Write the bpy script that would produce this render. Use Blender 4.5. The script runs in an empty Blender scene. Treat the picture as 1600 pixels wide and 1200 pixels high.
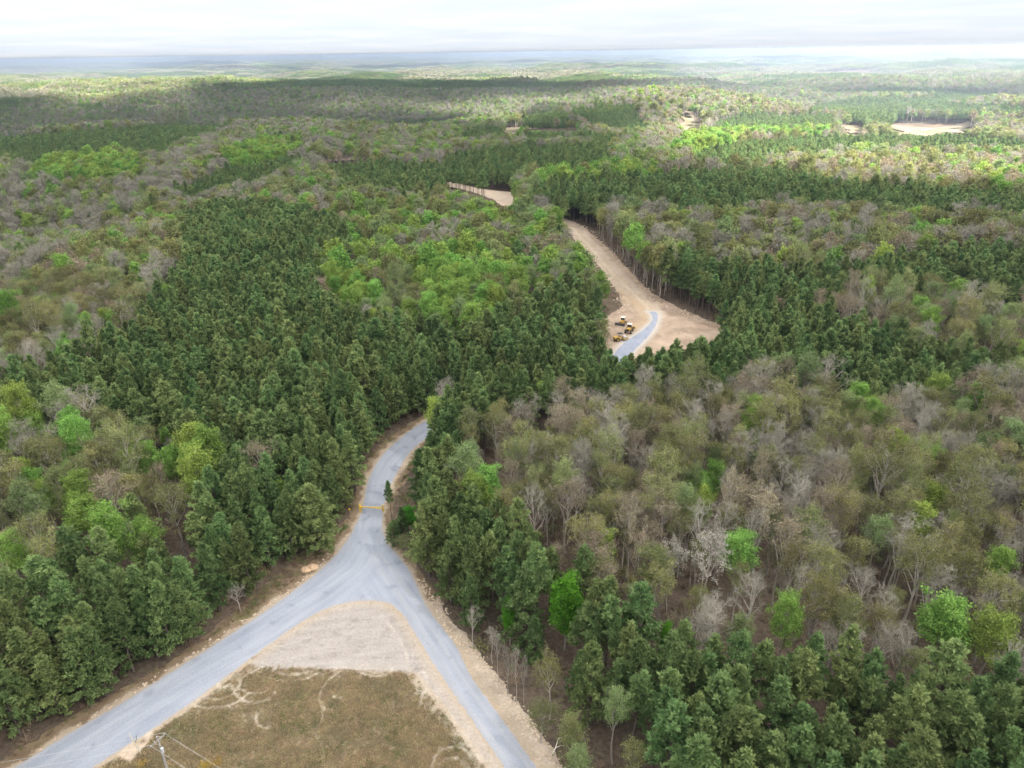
import bpy, bmesh, math, random
import numpy as np
from mathutils import Vector, Matrix, geometry

random.seed(11)
RNG = np.random.default_rng(11)
SC = bpy.context.scene
COL = SC.collection
PI = math.pi

# ------------------------------------------------------------------ camera
H = 95.0
F = 1109.0                       # focal length in photo pixels (1600 wide)
PITCH = math.radians(25.05)
ROLL = math.radians(0.82)
fw = np.array([0, math.cos(PITCH), -math.sin(PITCH)])
r0 = np.array([1.0, 0, 0])
u0 = np.array([0, math.sin(PITCH), math.cos(PITCH)])
RT = r0 * math.cos(ROLL) - u0 * math.sin(ROLL)
UP = u0 * math.cos(ROLL) + r0 * math.sin(ROLL)

def project(x, y, z):
    vx, vy, vz = x, y, z - H
    xc = vx * RT[0] + vy * RT[1] + vz * RT[2]
    yc = vx * UP[0] + vy * UP[1] + vz * UP[2]
    zc = vx * fw[0] + vy * fw[1] + vz * fw[2]
    zs = np.where(zc > 1, zc, 1.0)
    return 800 + F * xc / zs, 600 - F * yc / zs, zc

def unproj(px, py, z=0.0):
    d = fw + RT * ((px - 800) / F) - UP * ((py - 600) / F)
    t = (z - H) / d[2]
    return np.array([d[0] * t, d[1] * t])

def P(poly, z=0.0):
    return np.array([unproj(a, b, z) for a, b in poly])

cam_d = bpy.data.cameras.new("camera")
cam = bpy.data.objects.new("camera", cam_d)
COL.objects.link(cam)
M = Matrix(((RT[0], UP[0], -fw[0], 0), (RT[1], UP[1], -fw[1], 0), (RT[2], UP[2], -fw[2], H), (0, 0, 0, 1)))
cam.matrix_world = M
cam_d.sensor_width = 36
cam_d.lens = 36 * F / 1600
cam_d.clip_start = 0.5
cam_d.clip_end = 90000
SC.camera = cam

# ------------------------------------------------------------------ noise / helpers
def smooth(a, b, x):
    t = np.clip((x - a) / (b - a), 0, 1)
    return t * t * (3 - 2 * t)

def perlin(x, y, seed=0):
    x = np.asarray(x, float); y = np.asarray(y, float)
    xi = np.floor(x).astype(np.int64); yi = np.floor(y).astype(np.int64)
    xf = x - xi; yf = y - yi
    def g(ix, iy):
        h = (ix * 374761393 + iy * 668265263 + seed * 974634777) & 0xffffffff
        h = ((h ^ (h >> 13)) * 1274126177) & 0xffffffff
        h = h ^ (h >> 16)
        a = (h & 0xffff) / 65536.0 * 2 * PI
        return np.cos(a), np.sin(a)
    u = xf * xf * xf * (xf * (xf * 6 - 15) + 10)
    v = yf * yf * yf * (yf * (yf * 6 - 15) + 10)
    def dot(ix, iy, dx, dy):
        gx, gy = g(ix, iy)
        return gx * dx + gy * dy
    a = dot(xi, yi, xf, yf); b = dot(xi + 1, yi, xf - 1, yf)
    c = dot(xi, yi + 1, xf, yf - 1); d = dot(xi + 1, yi + 1, xf - 1, yf - 1)
    return ((a + (b - a) * u) * (1 - v) + (c + (d - c) * u) * v) * 1.45

def fbm(x, y, seed=0, octv=4):
    s = 0; a = 1.0; t = 0
    for o in range(octv):
        s = s + a * perlin(np.asarray(x) * 2 ** o + o * 17.3, np.asarray(y) * 2 ** o - o * 9.1, seed + o); t += a; a *= .5
    return s / t * 1.5

def pip(px, py, poly):
    poly = np.asarray(poly, float)
    ins = np.zeros(px.shape, bool)
    n = len(poly)
    bx = (px >= poly[:, 0].min()) & (px <= poly[:, 0].max()) & (py >= poly[:, 1].min()) & (py <= poly[:, 1].max())
    ii = np.nonzero(bx)[0]
    if len(ii) == 0: return ins
    qx = px[ii]; qy = py[ii]; r = np.zeros(len(ii), bool)
    j = n - 1
    for i in range(n):
        xi, yi = poly[i]; xj, yj = poly[j]
        if yi != yj:
            c = ((yi > qy) != (yj > qy)) & (qx < (xj - xi) * (qy - yi) / (yj - yi) + xi)
            r ^= c
        j = i
    ins[ii] = r
    return ins

def polydist(x, y, line):
    """distance to polyline, and arc position of nearest point, signed side"""
    line = np.asarray(line, float)
    best = np.full(x.shape, 1e9); s_at = np.zeros(x.shape); sd = np.zeros(x.shape)
    acc = 0.0
    for (ax, ay), (bx, by) in zip(line[:-1], line[1:]):
        dx, dy = bx - ax, by - ay
        L = math.hypot(dx, dy) + 1e-9
        t = np.clip(((x - ax) * dx + (y - ay) * dy) / L / L, 0, 1)
        ex = x - ax - t * dx; ey = y - ay - t * dy
        d = np.hypot(ex, ey)
        m = d < best
        best = np.where(m, d, best); s_at = np.where(m, acc + t * L, s_at)
        sd = np.where(m, np.sign(dx * ey - dy * ex) * d, sd)
        acc += L
    return best, s_at, sd

def tag(o, label=None, cat=None, group=None, kind=None):
    if label:
        o["label"] = label
        if not 4 <= len(label.replace("-", " ").split()) <= 16: print("LABEL", len(label.replace("-", " ").split()), label)
    if cat: o["category"] = cat
    if group: o["group"] = group
    if kind: o["kind"] = kind
    return o

# ------------------------------------------------------------------ terrain
def hgt(x, y):
    x = np.asarray(x, float); y = np.asarray(y, float)
    r = np.hypot(x, y)
    w = smooth(560, 1300, r)
    z = w * (26 * fbm(x / 420, y / 420, 3, 3) - 3 + 11 * fbm(x / 1500, y / 1500, 9, 2))
    # hollow on the left
    z = z - 40 * np.exp(-((x + 350 + 0.25 * (y - 470)) / 125) ** 2 - ((y - 470) / 105) ** 2)
    # valley in front of the long shaded ridge
    yy = y - 1640 - 120 * fbm(x / 620, x * 0 + 3.3, 21, 2) - 0.05 * x
    m = smooth(-1900, -1300, x) * (1 - smooth(420, 900, x))
    z = z - 80 * np.exp(-(yy / 250) ** 2) * m
    z = z - 40 * np.exp(-((x + 900) / 260) ** 2 - ((y - 1250) / 220) ** 2)
    z = z + 10 * np.exp(-((y - 2350 - 160 * fbm(x / 700, x * 0 + 8.1, 5, 2)) / 330) ** 2) * m
    z = z - 14 * smooth(620, 1150, y) * (1 - smooth(-50, 420, x)) * (1 - smooth(1900, 2350, y))
    z = z + 6 * np.exp(-((x + 60) / 260) ** 2 - ((y - 1220) / 130) ** 2) + 16 * np.exp(-((x - 330) / 220) ** 2 - ((y - 1350) / 200) ** 2)
    z = z + 22 * np.exp(-((x + 1010) / 170) ** 2 - ((y - 1720) / 150) ** 2) + 20 * np.exp(-((x + 800) / 120) ** 2 - ((y - 1560) / 130) ** 2)
    # dissected plateau far away
    w2 = smooth(2300, 4500, r)
    z = z + w2 * (46 * fbm(x / 1500, y / 1500, 31, 4) - 14)
    w3 = smooth(10000, 22000, r)
    z = z + w3 * (26 * fbm(x / 5200, y / 5200, 41, 3) + 16)
    return z

# ------------------------------------------------------------------ materials
def mat(name):
    m = bpy.data.materials.new(name)
    m.use_nodes = True
    nt = m.node_tree
    nt.nodes.clear()
    out = nt.nodes.new("ShaderNodeOutputMaterial")
    return m, nt, out

def N(nt, typ, **kw):
    n = nt.nodes.new(typ)
    for k, v in kw.items():
        setattr(n, k, v)
    return n

def leaf_mat(name, dark, light, transl=0.25, vary=0.25, hue=0.02):
    m, nt, out = mat(name)
    L = nt.links.new
    at = N(nt, "ShaderNodeAttribute", attribute_name="tone")
    mx = N(nt, "ShaderNodeMix", data_type="RGBA")
    mx.inputs[6].default_value = (*dark, 1); mx.inputs[7].default_value = (*light, 1)
    L(at.outputs["Fac"], mx.inputs[0])
    oi = N(nt, "ShaderNodeObjectInfo")
    hs = N(nt, "ShaderNodeHueSaturation")
    mr = N(nt, "ShaderNodeMapRange"); mr.inputs[3].default_value = 1 - vary; mr.inputs[4].default_value = 1 + vary
    L(oi.outputs["Random"], mr.inputs[0]); L(mr.outputs[0], hs.inputs["Value"])
    wn = N(nt, "ShaderNodeTexWhiteNoise", noise_dimensions="1D"); L(oi.outputs["Random"], wn.inputs["W"])
    mh = N(nt, "ShaderNodeMapRange"); mh.inputs[3].default_value = .5 - hue; mh.inputs[4].default_value = .5 + hue
    L(wn.outputs["Value"], mh.inputs[0]); L(mh.outputs[0], hs.inputs["Hue"])
    L(mx.outputs[2], hs.inputs["Color"])
    df = N(nt, "ShaderNodeBsdfDiffuse"); tr = N(nt, "ShaderNodeBsdfTranslucent")
    L(hs.outputs[0], df.inputs[0]); L(hs.outputs[0], tr.inputs[0])
    ms = N(nt, "ShaderNodeMixShader"); ms.inputs[0].default_value = transl
    L(df.outputs[0], ms.inputs[1]); L(tr.outputs[0], ms.inputs[2]); L(ms.outputs[0], out.inputs[0])
    return m

def bark_mat(name, c1, c2, scale=3.0, vary=.2):
    m, nt, out = mat(name)
    L = nt.links.new
    tc = N(nt, "ShaderNodeTexCoord")
    nz = N(nt, "ShaderNodeTexNoise"); nz.inputs["Scale"].default_value = scale; nz.inputs["Detail"].default_value = 3
    L(tc.outputs["Object"], nz.inputs["Vector"])
    mx = N(nt, "ShaderNodeMix", data_type="RGBA")
    mx.inputs[6].default_value = (*c1, 1); mx.inputs[7].default_value = (*c2, 1)
    L(nz.outputs["Fac"], mx.inputs[0])
    oi = N(nt, "ShaderNodeObjectInfo"); hs = N(nt, "ShaderNodeHueSaturation")
    mr = N(nt, "ShaderNodeMapRange"); mr.inputs[3].default_value = 1 - vary; mr.inputs[4].default_value = 1 + vary
    L(oi.outputs["Random"], mr.inputs[0]); L(mr.outputs[0], hs.inputs["Value"])
    L(mx.outputs[2], hs.inputs["Color"])
    df = N(nt, "ShaderNodeBsdfDiffuse"); L(hs.outputs[0], df.inputs[0]); L(df.outputs[0], out.inputs[0])
    return m

def vcol_mat(name, grain=(6.0, 40.0), amt=0.35, bump=0.25, rough=.95):
    m, nt, out = mat(name)
    L = nt.links.new
    at = N(nt, "ShaderNodeAttribute", attribute_name="col")
    tc = N(nt, "ShaderNodeTexCoord")
    n1 = N(nt, "ShaderNodeTexNoise"); n1.inputs["Scale"].default_value = grain[0]; n1.inputs["Detail"].default_value = 4
    n2 = N(nt, "ShaderNodeTexNoise"); n2.inputs["Scale"].default_value = grain[1]; n2.inputs["Detail"].default_value = 2
    L(tc.outputs["Object"], n1.inputs["Vector"]); L(tc.outputs["Object"], n2.inputs["Vector"])
    ad = N(nt, "ShaderNodeMath", operation="ADD"); L(n1.outputs["Fac"], ad.inputs[0]); L(n2.outputs["Fac"], ad.inputs[1])
    mr = N(nt, "ShaderNodeMapRange"); mr.inputs[1].default_value = .6; mr.inputs[2].default_value = 1.4
    mr.inputs[3].default_value = 1 - amt; mr.inputs[4].default_value = 1 + amt
    L(ad.outputs[0], mr.inputs[0])
    hs = N(nt, "ShaderNodeHueSaturation"); L(at.outputs["Color"], hs.inputs["Color"]); L(mr.outputs[0], hs.inputs["Value"])
    b = N(nt, "ShaderNodeBsdfPrincipled"); b.inputs["Roughness"].default_value = rough
    b.inputs["Specular IOR Level"].default_value = .15
    L(hs.outputs[0], b.inputs["Base Color"])
    bp = N(nt, "ShaderNodeBump"); bp.inputs["Strength"].default_value = bump; bp.inputs["Distance"].default_value = .08
    L(ad.outputs[0], bp.inputs["Height"]); L(bp.outputs[0], b.inputs["Normal"])
    L(b.outputs[0], out.inputs[0])
    return m

def plain_mat(name, c, rough=.6, metal=0.0, dirt=.25):
    m, nt, out = mat(name)
    L = nt.links.new
    tc = N(nt, "ShaderNodeTexCoord")
    nz = N(nt, "ShaderNodeTexNoise"); nz.inputs["Scale"].default_value = 4; nz.inputs["Detail"].default_value = 5
    L(tc.outputs["Object"], nz.inputs["Vector"])
    mx = N(nt, "ShaderNodeMix", data_type="RGBA")
    mx.inputs[6].default_value = (*[v * (1 - dirt) for v in c], 1); mx.inputs[7].default_value = (*c, 1)
    mr = N(nt, "ShaderNodeMapRange"); mr.inputs[1].default_value = .35; mr.inputs[2].default_value = .6
    L(nz.outputs["Fac"], mr.inputs[0]); L(mr.outputs[0], mx.inputs[0])
    b = N(nt, "ShaderNodeBsdfPrincipled"); b.inputs["Roughness"].default_value = rough; b.inputs["Metallic"].default_value = metal
    L(mx.outputs[2], b.inputs["Base Color"]); L(b.outputs[0], out.inputs[0])
    return m

MT = {}
MT["pine"] = leaf_mat("pine_needles", (.09, .143, .053), (.25, .33, .126), .45, .26, .028)
MT["pine_bark"] = bark_mat("pine_bark", (.07, .05, .042), (.17, .14, .125))
MT["olive"] = leaf_mat("olive_leaves", (.125, .14, .045), (.3, .315, .12), .4, .32, .025)
MT["rust"] = leaf_mat("rust_buds", (.17, .142, .088), (.36, .3, .195), .25, .22, .018)
MT["green"] = leaf_mat("fresh_leaves", (.13, .225, .045), (.3, .43, .105), .4, .25, .03)
MT["soft"] = leaf_mat("soft_leaves", (.15, .195, .075), (.3, .36, .15), .4, .25, .03)
MT["vivid"] = leaf_mat("vivid_leaves", (.055, .2, .018), (.14, .37, .04), .4, .12, .012)
MT["pale"] = leaf_mat("pale_blossom", (.22, .2, .17), (.4, .37, .32), .3, .12, .015)
MT["bark"] = bark_mat("hardwood_bark", (.22, .19, .16), (.44, .4, .35))
MT["twig"] = bark_mat("twig_bark", (.14, .11, .092), (.24, .2, .175), 1.0)
MT["grey_twig"] = bark_mat("grey_twig_bark", (.2, .185, .145), (.305, .288, .235), 1.0)
MT["brush"] = leaf_mat("brush_stems", (.16, .115, .078), (.34, .26, .18), .1, .3, .02)
MT["grass"] = leaf_mat("grass_blades", (.31, .235, .135), (.6, .48, .3), .45, .3, .03)
MT["greengrass"] = leaf_mat("green_grass_blades", (.12, .15, .055), (.27, .29, .12), .25, .25, .02)

# ------------------------------------------------------------------ mesh building
class MB:
    """collects quads: points, material index, tone"""
    def __init__(s):
        s.v = []; s.q = []; s.m = []; s.t = []; s.n = 0
    def quads(s, V, mi=0, tone=None):
        """V (n,4,3)"""
        n = len(V)
        if n == 0: return
        s.v.append(np.asarray(V, np.float32).reshape(-1, 3))
        s.q.append(np.arange(n * 4, dtype=np.int32).reshape(n, 4) + s.n)
        s.m.append(np.full(n, mi, np.int32))
        if tone is None: tone = np.full(n, .5)
        s.t.append(np.repeat(np.asarray(tone, np.float32), 4))
        s.n += n * 4
    def tube(s, pts, rad, k=5, mi=0, tone=.5):
        pts = np.asarray(pts, float); m = len(pts)
        rings = []
        for i in range(m):
            d = pts[min(i + 1, m - 1)] - pts[max(i - 1, 0)]
            d = d / (np.linalg.norm(d) + 1e-9)
            a = np.array([0, 0, 1.0]) if abs(d[2]) < .8 else np.array([1.0, 0, 0])
            u = np.cross(d, a); u /= np.linalg.norm(u); w = np.cross(d, u)
            an = np.arange(k) * 2 * PI / k
            rings.append(pts[i] + rad[i] * (np.cos(an)[:, None] * u + np.sin(an)[:, None] * w))
        base = s.n
        s.v.append(np.concatenate(rings).astype(np.float32))
        f = []
        for i in range(m - 1):
            for j in range(k):
                f.append((base + i * k + j, base + i * k + (j + 1) % k, base + (i + 1) * k + (j + 1) % k, base + (i + 1) * k + j))
        s.q.append(np.array(f, np.int32)); s.m.append(np.full(len(f), mi, np.int32))
        s.t.append(np.full(m * k, tone, np.float32)); s.n += m * k
    def mesh(s, name, mats, smooth_shade=False):
        me = bpy.data.meshes.new(name)
        V = np.concatenate(s.v); Q = np.concatenate(s.q); mi = np.concatenate(s.m); T = np.concatenate(s.t)
        me.vertices.add(len(V)); me.vertices.foreach_set("co", V.ravel())
        me.loops.add(Q.size); me.loops.foreach_set("vertex_index", Q.ravel())
        me.polygons.add(len(Q)); me.polygons.foreach_set("loop_start", np.arange(0, Q.size, 4, dtype=np.int32))
        me.polygons.foreach_set("material_index", mi)
        for m in mats: me.materials.append(m)
        a = me.attributes.new("tone", "FLOAT", "POINT"); a.data.foreach_set("value", T)
        if smooth_shade: me.polygons.foreach_set("use_smooth", np.ones(len(Q), bool))
        me.update(calc_edges=True)
        return me

def unit(v): return v / (np.linalg.norm(v, axis=-1, keepdims=True) + 1e-9)

def kites(C, D, L, W, rng):
    """diamond leaves starting at C along D"""
    n = len(C)
    D = unit(D); R = unit(rng.normal(size=(n, 3))); S = unit(np.cross(D, R))
    L = np.broadcast_to(np.asarray(L, float), (n,))[:, None]; W = np.broadcast_to(np.asarray(W, float), (n,))[:, None]
    return np.stack([C, C + D * L * .5 + S * W, C + D * L, C + D * L * .5 - S * W], 1)

def strips(A, B, w, rng):
    n = len(A); D = B - A
    S = unit(np.cross(D, rng.normal(size=(n, 3))))
    w = np.broadcast_to(np.asarray(w, float), (n,))[:, None]
    return np.stack([A - S * w, A + S * w, B + S * w * .4, B - S * w * .4], 1)

# ---- pine: trunk mesh, crown mesh
def make_pine(seed, Ht=17.0, R=3.3, cb=.42, nb=40, tufts=7, blades=13, L=.68, W=.115, lod=0):
    rng = np.random.default_rng(seed)
    tr = MB()
    zs = np.linspace(0, Ht * .97, 7)
    off = np.cumsum(rng.normal(size=(7, 2)) * .08, 0); off[0] = 0
    axis = np.column_stack([off, zs])
    tr.tube(axis, .19 * (1 - zs / Ht) + .025, 6 if lod == 0 else 4, 0)
    C = []; A = []; BT = []
    for i in range(nb):
        t = (i + rng.random()) / nb
        t = t ** .9
        bt = rng.normal(.45, .2)
        z = Ht * (cb + (1 - cb) * t * .98)
        prof = (1 - t) ** .68 * (.74 + .26 * min(1, t / .12))
        ln = R * prof * rng.uniform(.7, 1.18) + .25
        az = i * 2.39996 + rng.normal() * .35
        el = math.radians(5 + 55 * t ** 1.3) + rng.normal() * .12
        d = np.array([math.cos(az) * math.cos(el), math.sin(az) * math.cos(el), math.sin(el)])
        ax = np.array([np.interp(z, zs, axis[:, 0]), np.interp(z, zs, axis[:, 1]), z])
        tip = ax + d * ln; tip[2] += ln * .12
        mid = ax + d * ln * .55
        if lod == 0:
            tr.tube([ax, mid, tip], [.055 * (1 - t) + .02, .03, .012], 3, 0)
        k = max(2, int(round(tufts * (.45 + .75 * prof))))
        for q in range(k):
            f = 1 - (q / k) * .72 if q else 1.02
            side = np.cross(d, [0, 0, 1.0]); side /= np.linalg.norm(side) + 1e-9
            sp = (rng.random() - .5) * 2 * .32 * ln * (1.15 - f * .7) if q else 0
            C.append(ax + (tip - ax) * f + side * sp + np.array([0, 0, rng.normal() * .16]))
            BT.append(bt)
            A.append(d * .75 + side * np.sign(sp) * .35 + np.array([0, 0, .65]))
    C = np.array(C); A = unit(np.array(A))
    # leader tufts
    nl = 3
    C = np.concatenate([C, axis[-1] + np.column_stack([rng.normal(size=(nl, 2)) * .15, np.linspace(-.5, .5, nl)])])
    A = np.concatenate([A, np.tile([0, 0, 1.0], (nl, 1))])
    n = len(C)
    tone = np.clip(np.concatenate([BT, np.full(nl, .6)]) + rng.normal(0, .12, n), 0, 1)
    CC = np.repeat(C, blades, 0); AA = np.repeat(A, blades, 0)
    D = unit(AA * .45 + rng.normal(size=(n * blades, 3)) * .58)
    TT = np.clip(np.repeat(tone, blades) + rng.normal(0, .13, n * blades), 0, 1)
    cr = MB()
    cr.quads(kites(CC - AA * .12, D, rng.uniform(.7, 1.2, n * blades) * L, W * rng.uniform(.8, 1.3, n * blades), rng), 0, TT)
    return tr, cr

# ---- hardwood
def make_hardwood(seed, Ht=17.0, R=4.0, cb=.42, limbs=11, subs=5, twigs=5, leaf=5, ls=.3, spread=.5, tw=.014, extra=0, lod=0, sites_keep=1.0, fill=0.0, pointy=0.0):
    rng = np.random.default_rng(seed)
    tr = MB()
    zs = np.linspace(0, Ht * .86, 7)
    off = np.cumsum(rng.normal(size=(7, 2)) * .16, 0); off[0] = 0
    axis = np.column_stack([off, zs])
    tr.tube(axis, .2 * (1 - zs / Ht * .95) + .015, 6 if lod == 0 else 4, 0)
    cz = Ht * (1 + cb) / 2; rz = Ht * (1 - cb) / 2
    SA = []; SB = []; TA = []; TB = []
    for i in range(limbs):
        f = (i + rng.random() * .7) / limbs
        z = Ht * (cb * .82 + (.84 - cb * .82) * f)
        ax = np.array([np.interp(z, zs, axis[:, 0]), np.interp(z, zs, axis[:, 1]), z])
        az = i * 2.39996 + rng.normal() * .4
        # target on the envelope
        el = -.25 + 1.5 * f + rng.normal() * .12
        rr = R * rng.uniform(.8, 1.1) * (1 - pointy * f)
        tgt = np.array([math.cos(az) * math.cos(el) * rr, math.sin(az) * math.cos(el) * rr, cz + rz * math.sin(el) * rng.uniform(.88, 1.04)])
        if tgt[2] < z + .8: tgt[2] = z + .8 + rng.random()
        mid = ax * .5 + tgt * .5 + np.array([rng.normal() * .25, rng.normal() * .25, .35])
        r1 = .09 * (1 - f) + .04
        tr.tube([ax, mid, tgt], [r1, r1 * .62, .015], 4 if lod == 0 else 3, 0)
        ld = unit(tgt - ax); ll = np.linalg.norm(tgt - ax)
        for j in range(subs):
            g = rng.uniform(.38, 1.0)
            p = (ax * (1 - g) ** 2 + 2 * mid * g * (1 - g) + tgt * g * g) if g < .99 else tgt
            d = unit(ld * .55 + rng.normal(size=3) * .62 + np.array([0, 0, .35]))
            q = p + d * ll * rng.uniform(.24, .42)
            SA.append(p); SB.append(q)
            for k in range(twigs):
                h = rng.uniform(.25, 1.0)
                a = p + (q - p) * h
                dd = unit(d * .6 + rng.normal(size=3) * .65 + np.array([0, 0, .3]))
                TA.append(a); TB.append(a + dd * rng.uniform(.5, 1.25) * (R / 4) ** .5)
    SA = np.array(SA); SB = np.array(SB); TA = np.array(TA); TB = np.array(TB)
    tr.quads(strips(SA, SB, .03 if lod == 0 else .05, rng), 0)
    cr = MB()
    if tw > 0:
        cr.quads(strips(TA, TB, tw, rng), 1)
        for e in range(extra):
            h = rng.uniform(.3, 1, len(TA))[:, None]
            A2 = TA + (TB - TA) * h
            d2 = unit(unit(TB - TA) * .7 + rng.normal(size=TA.shape) * .6 + np.array([0, 0, .25]))
            cr.quads(strips(A2, A2 + d2 * rng.uniform(.35, .85, len(TA))[:, None], tw * .75, rng), 1)
    if leaf:
        S = np.concatenate([TB, (TA + TB) / 2])
        if fill:
            nf = int(len(S) * fill)
            v = unit(rng.normal(size=(nf, 3))); v[:, 2] = np.abs(v[:, 2]) * 1.0 - .35
            v = unit(v) * rng.uniform(.72, 1.0, nf)[:, None]
            lob = 1 + .16 * np.sin(3 * np.arctan2(v[:, 1], v[:, 0]) + seed) + .14 * np.sin(5 * v[:, 2] * 2 + seed)
            f2 = np.clip((v[:, 2] + .3) / 1.3, 0, 1)
            S = np.concatenate([S, np.column_stack([v[:, 0] * R * lob * (1 - pointy * f2), v[:, 1] * R * lob * (1 - pointy * f2), cz + v[:, 2] * rz])])
        if sites_keep < 1: S = S[rng.random(len(S)) < sites_keep]
        n = len(S)
        tone = np.clip(rng.normal(.45, .2, n), 0, 1)
        SS = np.repeat(S, leaf, 0) + rng.normal(size=(n * leaf, 3)) * spread * .55
        D = rng.normal(size=(n * leaf, 3)) + np.array([0, 0, .25])
        TT = np.clip(np.repeat(tone, leaf) + rng.normal(0, .16, n * leaf), 0, 1)
        cr.quads(kites(SS, D, rng.uniform(.7, 1.3, n * leaf) * ls, .32 * ls * rng.uniform(.8, 1.25, n * leaf), rng), 0, TT)
    return tr, cr

def merged(a, b, name, matsA, matsB):
    m = MB()
    for src, o in ((a, 0), (b, len(matsA))):
        for v, q, mi, t in zip(src.v, src.q, src.m, src.t):
            m.v.append(v); m.q.append(q + (0 if o == 0 else a.n)); m.m.append(mi + o); m.t.append(t)
    m.n = a.n + b.n
    return m.mesh(name, matsA + matsB)

# kinds: each list of (trunk mesh, crown mesh, merged mesh)
KIND = {}; LOD = {}
def reg(kind, builders, lods, bark, crown_mats):
    KIND[kind] = []
    for i, (tr, cr) in enumerate(builders):
        KIND[kind].append((tr.mesh(kind + "_trunk", [bark], True), cr.mesh(kind + "_crown", crown_mats), merged(tr, cr, kind, [bark], crown_mats)))
    LOD[kind] = [merged(tr, cr, kind + "_far", [bark], crown_mats) for tr, cr in lods]

reg("pine", [make_pine(100 + i, 17 + (i % 3) * .8 - .8, 2.95 + .25 * (i % 2), [.4, .46, .36, .43, .5, .3][i]) for i in range(6)] + [make_pine(110 + i, 15.5, 3.3, .13, 54) for i in range(3)] + [make_pine(119, 16.5, 5.4, .12, 110, 10)],
    [make_pine(130 + i, 17, 3.2, .42, 32, 5, 8, .95, .19, lod=1) for i in range(4)] + [make_pine(140 + i, 17, 3.2, .42, 24, 4, 5, 1.35, .3, lod=1) for i in range(4)], MT["pine_bark"], [MT["pine"]])
HW = dict(
    olive=dict(leaf=5, ls=.25, tw=.018, extra=2, limbs=13, sites_keep=.85),
    rust=dict(leaf=4, ls=.22, tw=.02, extra=2, limbs=12, sites_keep=.8),
    bare=dict(leaf=0, tw=.022, extra=3, limbs=12, twigs=6),
    green=dict(leaf=9, ls=.31, tw=.015, extra=0, limbs=11, fill=.7, cb=.34),
    soft=dict(leaf=6, ls=.26, tw=.018, extra=1, limbs=12, fill=.2, pointy=.35),
    vivid=dict(leaf=10, ls=.33, tw=.012, extra=0, limbs=11, fill=1.2, cb=.2),
    pale=dict(leaf=3, ls=.3, tw=.022, extra=2, limbs=12, sites_keep=.9),
)
HM = dict(      # seen from 300 to 900 m
    olive=dict(leaf=2, ls=.62, tw=.035, limbs=11, subs=4, twigs=4, extra=1, fill=.55),
    rust=dict(leaf=2, ls=.5, tw=.045, limbs=11, subs=4, twigs=4, extra=2, fill=.3),
    bare=dict(leaf=0, tw=.05, limbs=13, subs=5, twigs=6, extra=3),
    green=dict(leaf=3, ls=.72, tw=0, limbs=10, subs=4, twigs=4, fill=1.1, cb=.36),
    soft=dict(leaf=2, ls=.62, tw=.03, limbs=11, subs=4, twigs=4, fill=.6, pointy=.3),
    vivid=dict(leaf=3, ls=.7, tw=0, limbs=9, subs=4, twigs=3, fill=.8, cb=.2),
    pale=dict(leaf=2, ls=.5, tw=.05, limbs=11, subs=4, twigs=4, extra=2),
)
HL = dict(      # farther still
    olive=dict(leaf=2, ls=1.0, tw=.06, limbs=9, subs=4, twigs=3, fill=.7),
    rust=dict(leaf=2, ls=.9, tw=.08, limbs=9, subs=4, twigs=3, extra=1, fill=.4),
    bare=dict(leaf=0, tw=.1, limbs=11, subs=5, twigs=5, extra=2),
    green=dict(leaf=2, ls=1.15, tw=0, limbs=9, subs=4, twigs=3, fill=1.0, cb=.36),
    soft=dict(leaf=2, ls=1.0, tw=.05, limbs=9, subs=4, twigs=3, fill=.6, pointy=.3),
    vivid=dict(leaf=3, ls=1.1, tw=0, limbs=9, subs=4, twigs=3, fill=.6, cb=.2),
    pale=dict(leaf=2, ls=.9, tw=.09, limbs=9, subs=4, twigs=3, extra=1),
)
for j, (k, kw) in enumerate(HW.items()):
    tw = MT["grey_twig"] if k in ("bare", "pale") else MT["twig"]
    leafm = MT.get(k, MT["grey_twig"])
    nv = 5 if k in ("olive", "green", "bare", "soft") else 3
    reg(k, [make_hardwood(200 + 20 * j + i, 16.5 + (i % 3) * .9, 2.05 + .45 * (i % 3), **{**dict(cb=.43 + .05 * (i % 3)), **kw}) for i in range(nv)],
        [make_hardwood(400 + 20 * j + i, 17, 2.6 + .3 * i, **{**dict(cb=.48), **HM[k]}, lod=1) for i in range(4)] + [make_hardwood(450 + 20 * j + i, 17, 3.0, **{**dict(cb=.48), **HL[k]}, lod=1) for i in range(4)], MT["bark"], [leafm, tw])

# ------------------------------------------------------------------ layout, in photo pixels unprojected to the ground
GRAVEL = [(20, 1202), (100, 1150), (200, 1093), (300, 1030), (400, 965), (450, 930), (490, 900), (525, 868), (548, 835), (562, 808), (567, 795), (572, 762), (581, 735), (599, 708), (630, 680), (666, 656), (700, 642),
          (712, 655), (668, 682), (640, 706), (622, 735), (607, 765), (599, 792), (597, 830), (607, 852), (640, 888), (658, 930), (668, 950), (700, 992), (716, 1012), (736, 1060), (790, 1130), (840, 1202), (862, 1235), (812, 1235),
          (790, 1202), (760, 1158), (720, 1100), (690, 1058), (660, 1010), (634, 966), (618, 948), (596, 939), (560, 938), (520, 946), (480, 966), (430, 1000), (370, 1045), (280, 1112), (200, 1165), (140, 1202), (80, 1240), (-60, 1240)]
CLEARED = [(-60, 1222), (20, 1176), (120, 1116), (250, 1046), (355, 968), (412, 916), (455, 882), (495, 850), (535, 818), (549, 800), (556, 770), (563, 735), (580, 708), (612, 680), (650, 655), (700, 632),
           (725, 655), (690, 680), (655, 712), (640, 740), (620, 770), (610, 800), (612, 835), (640, 870), (680, 925), (700, 965), (745, 1015), (790, 1070), (832, 1130), (862, 1165), (890, 1215), (910, 1250), (-130, 1250)]
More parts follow.
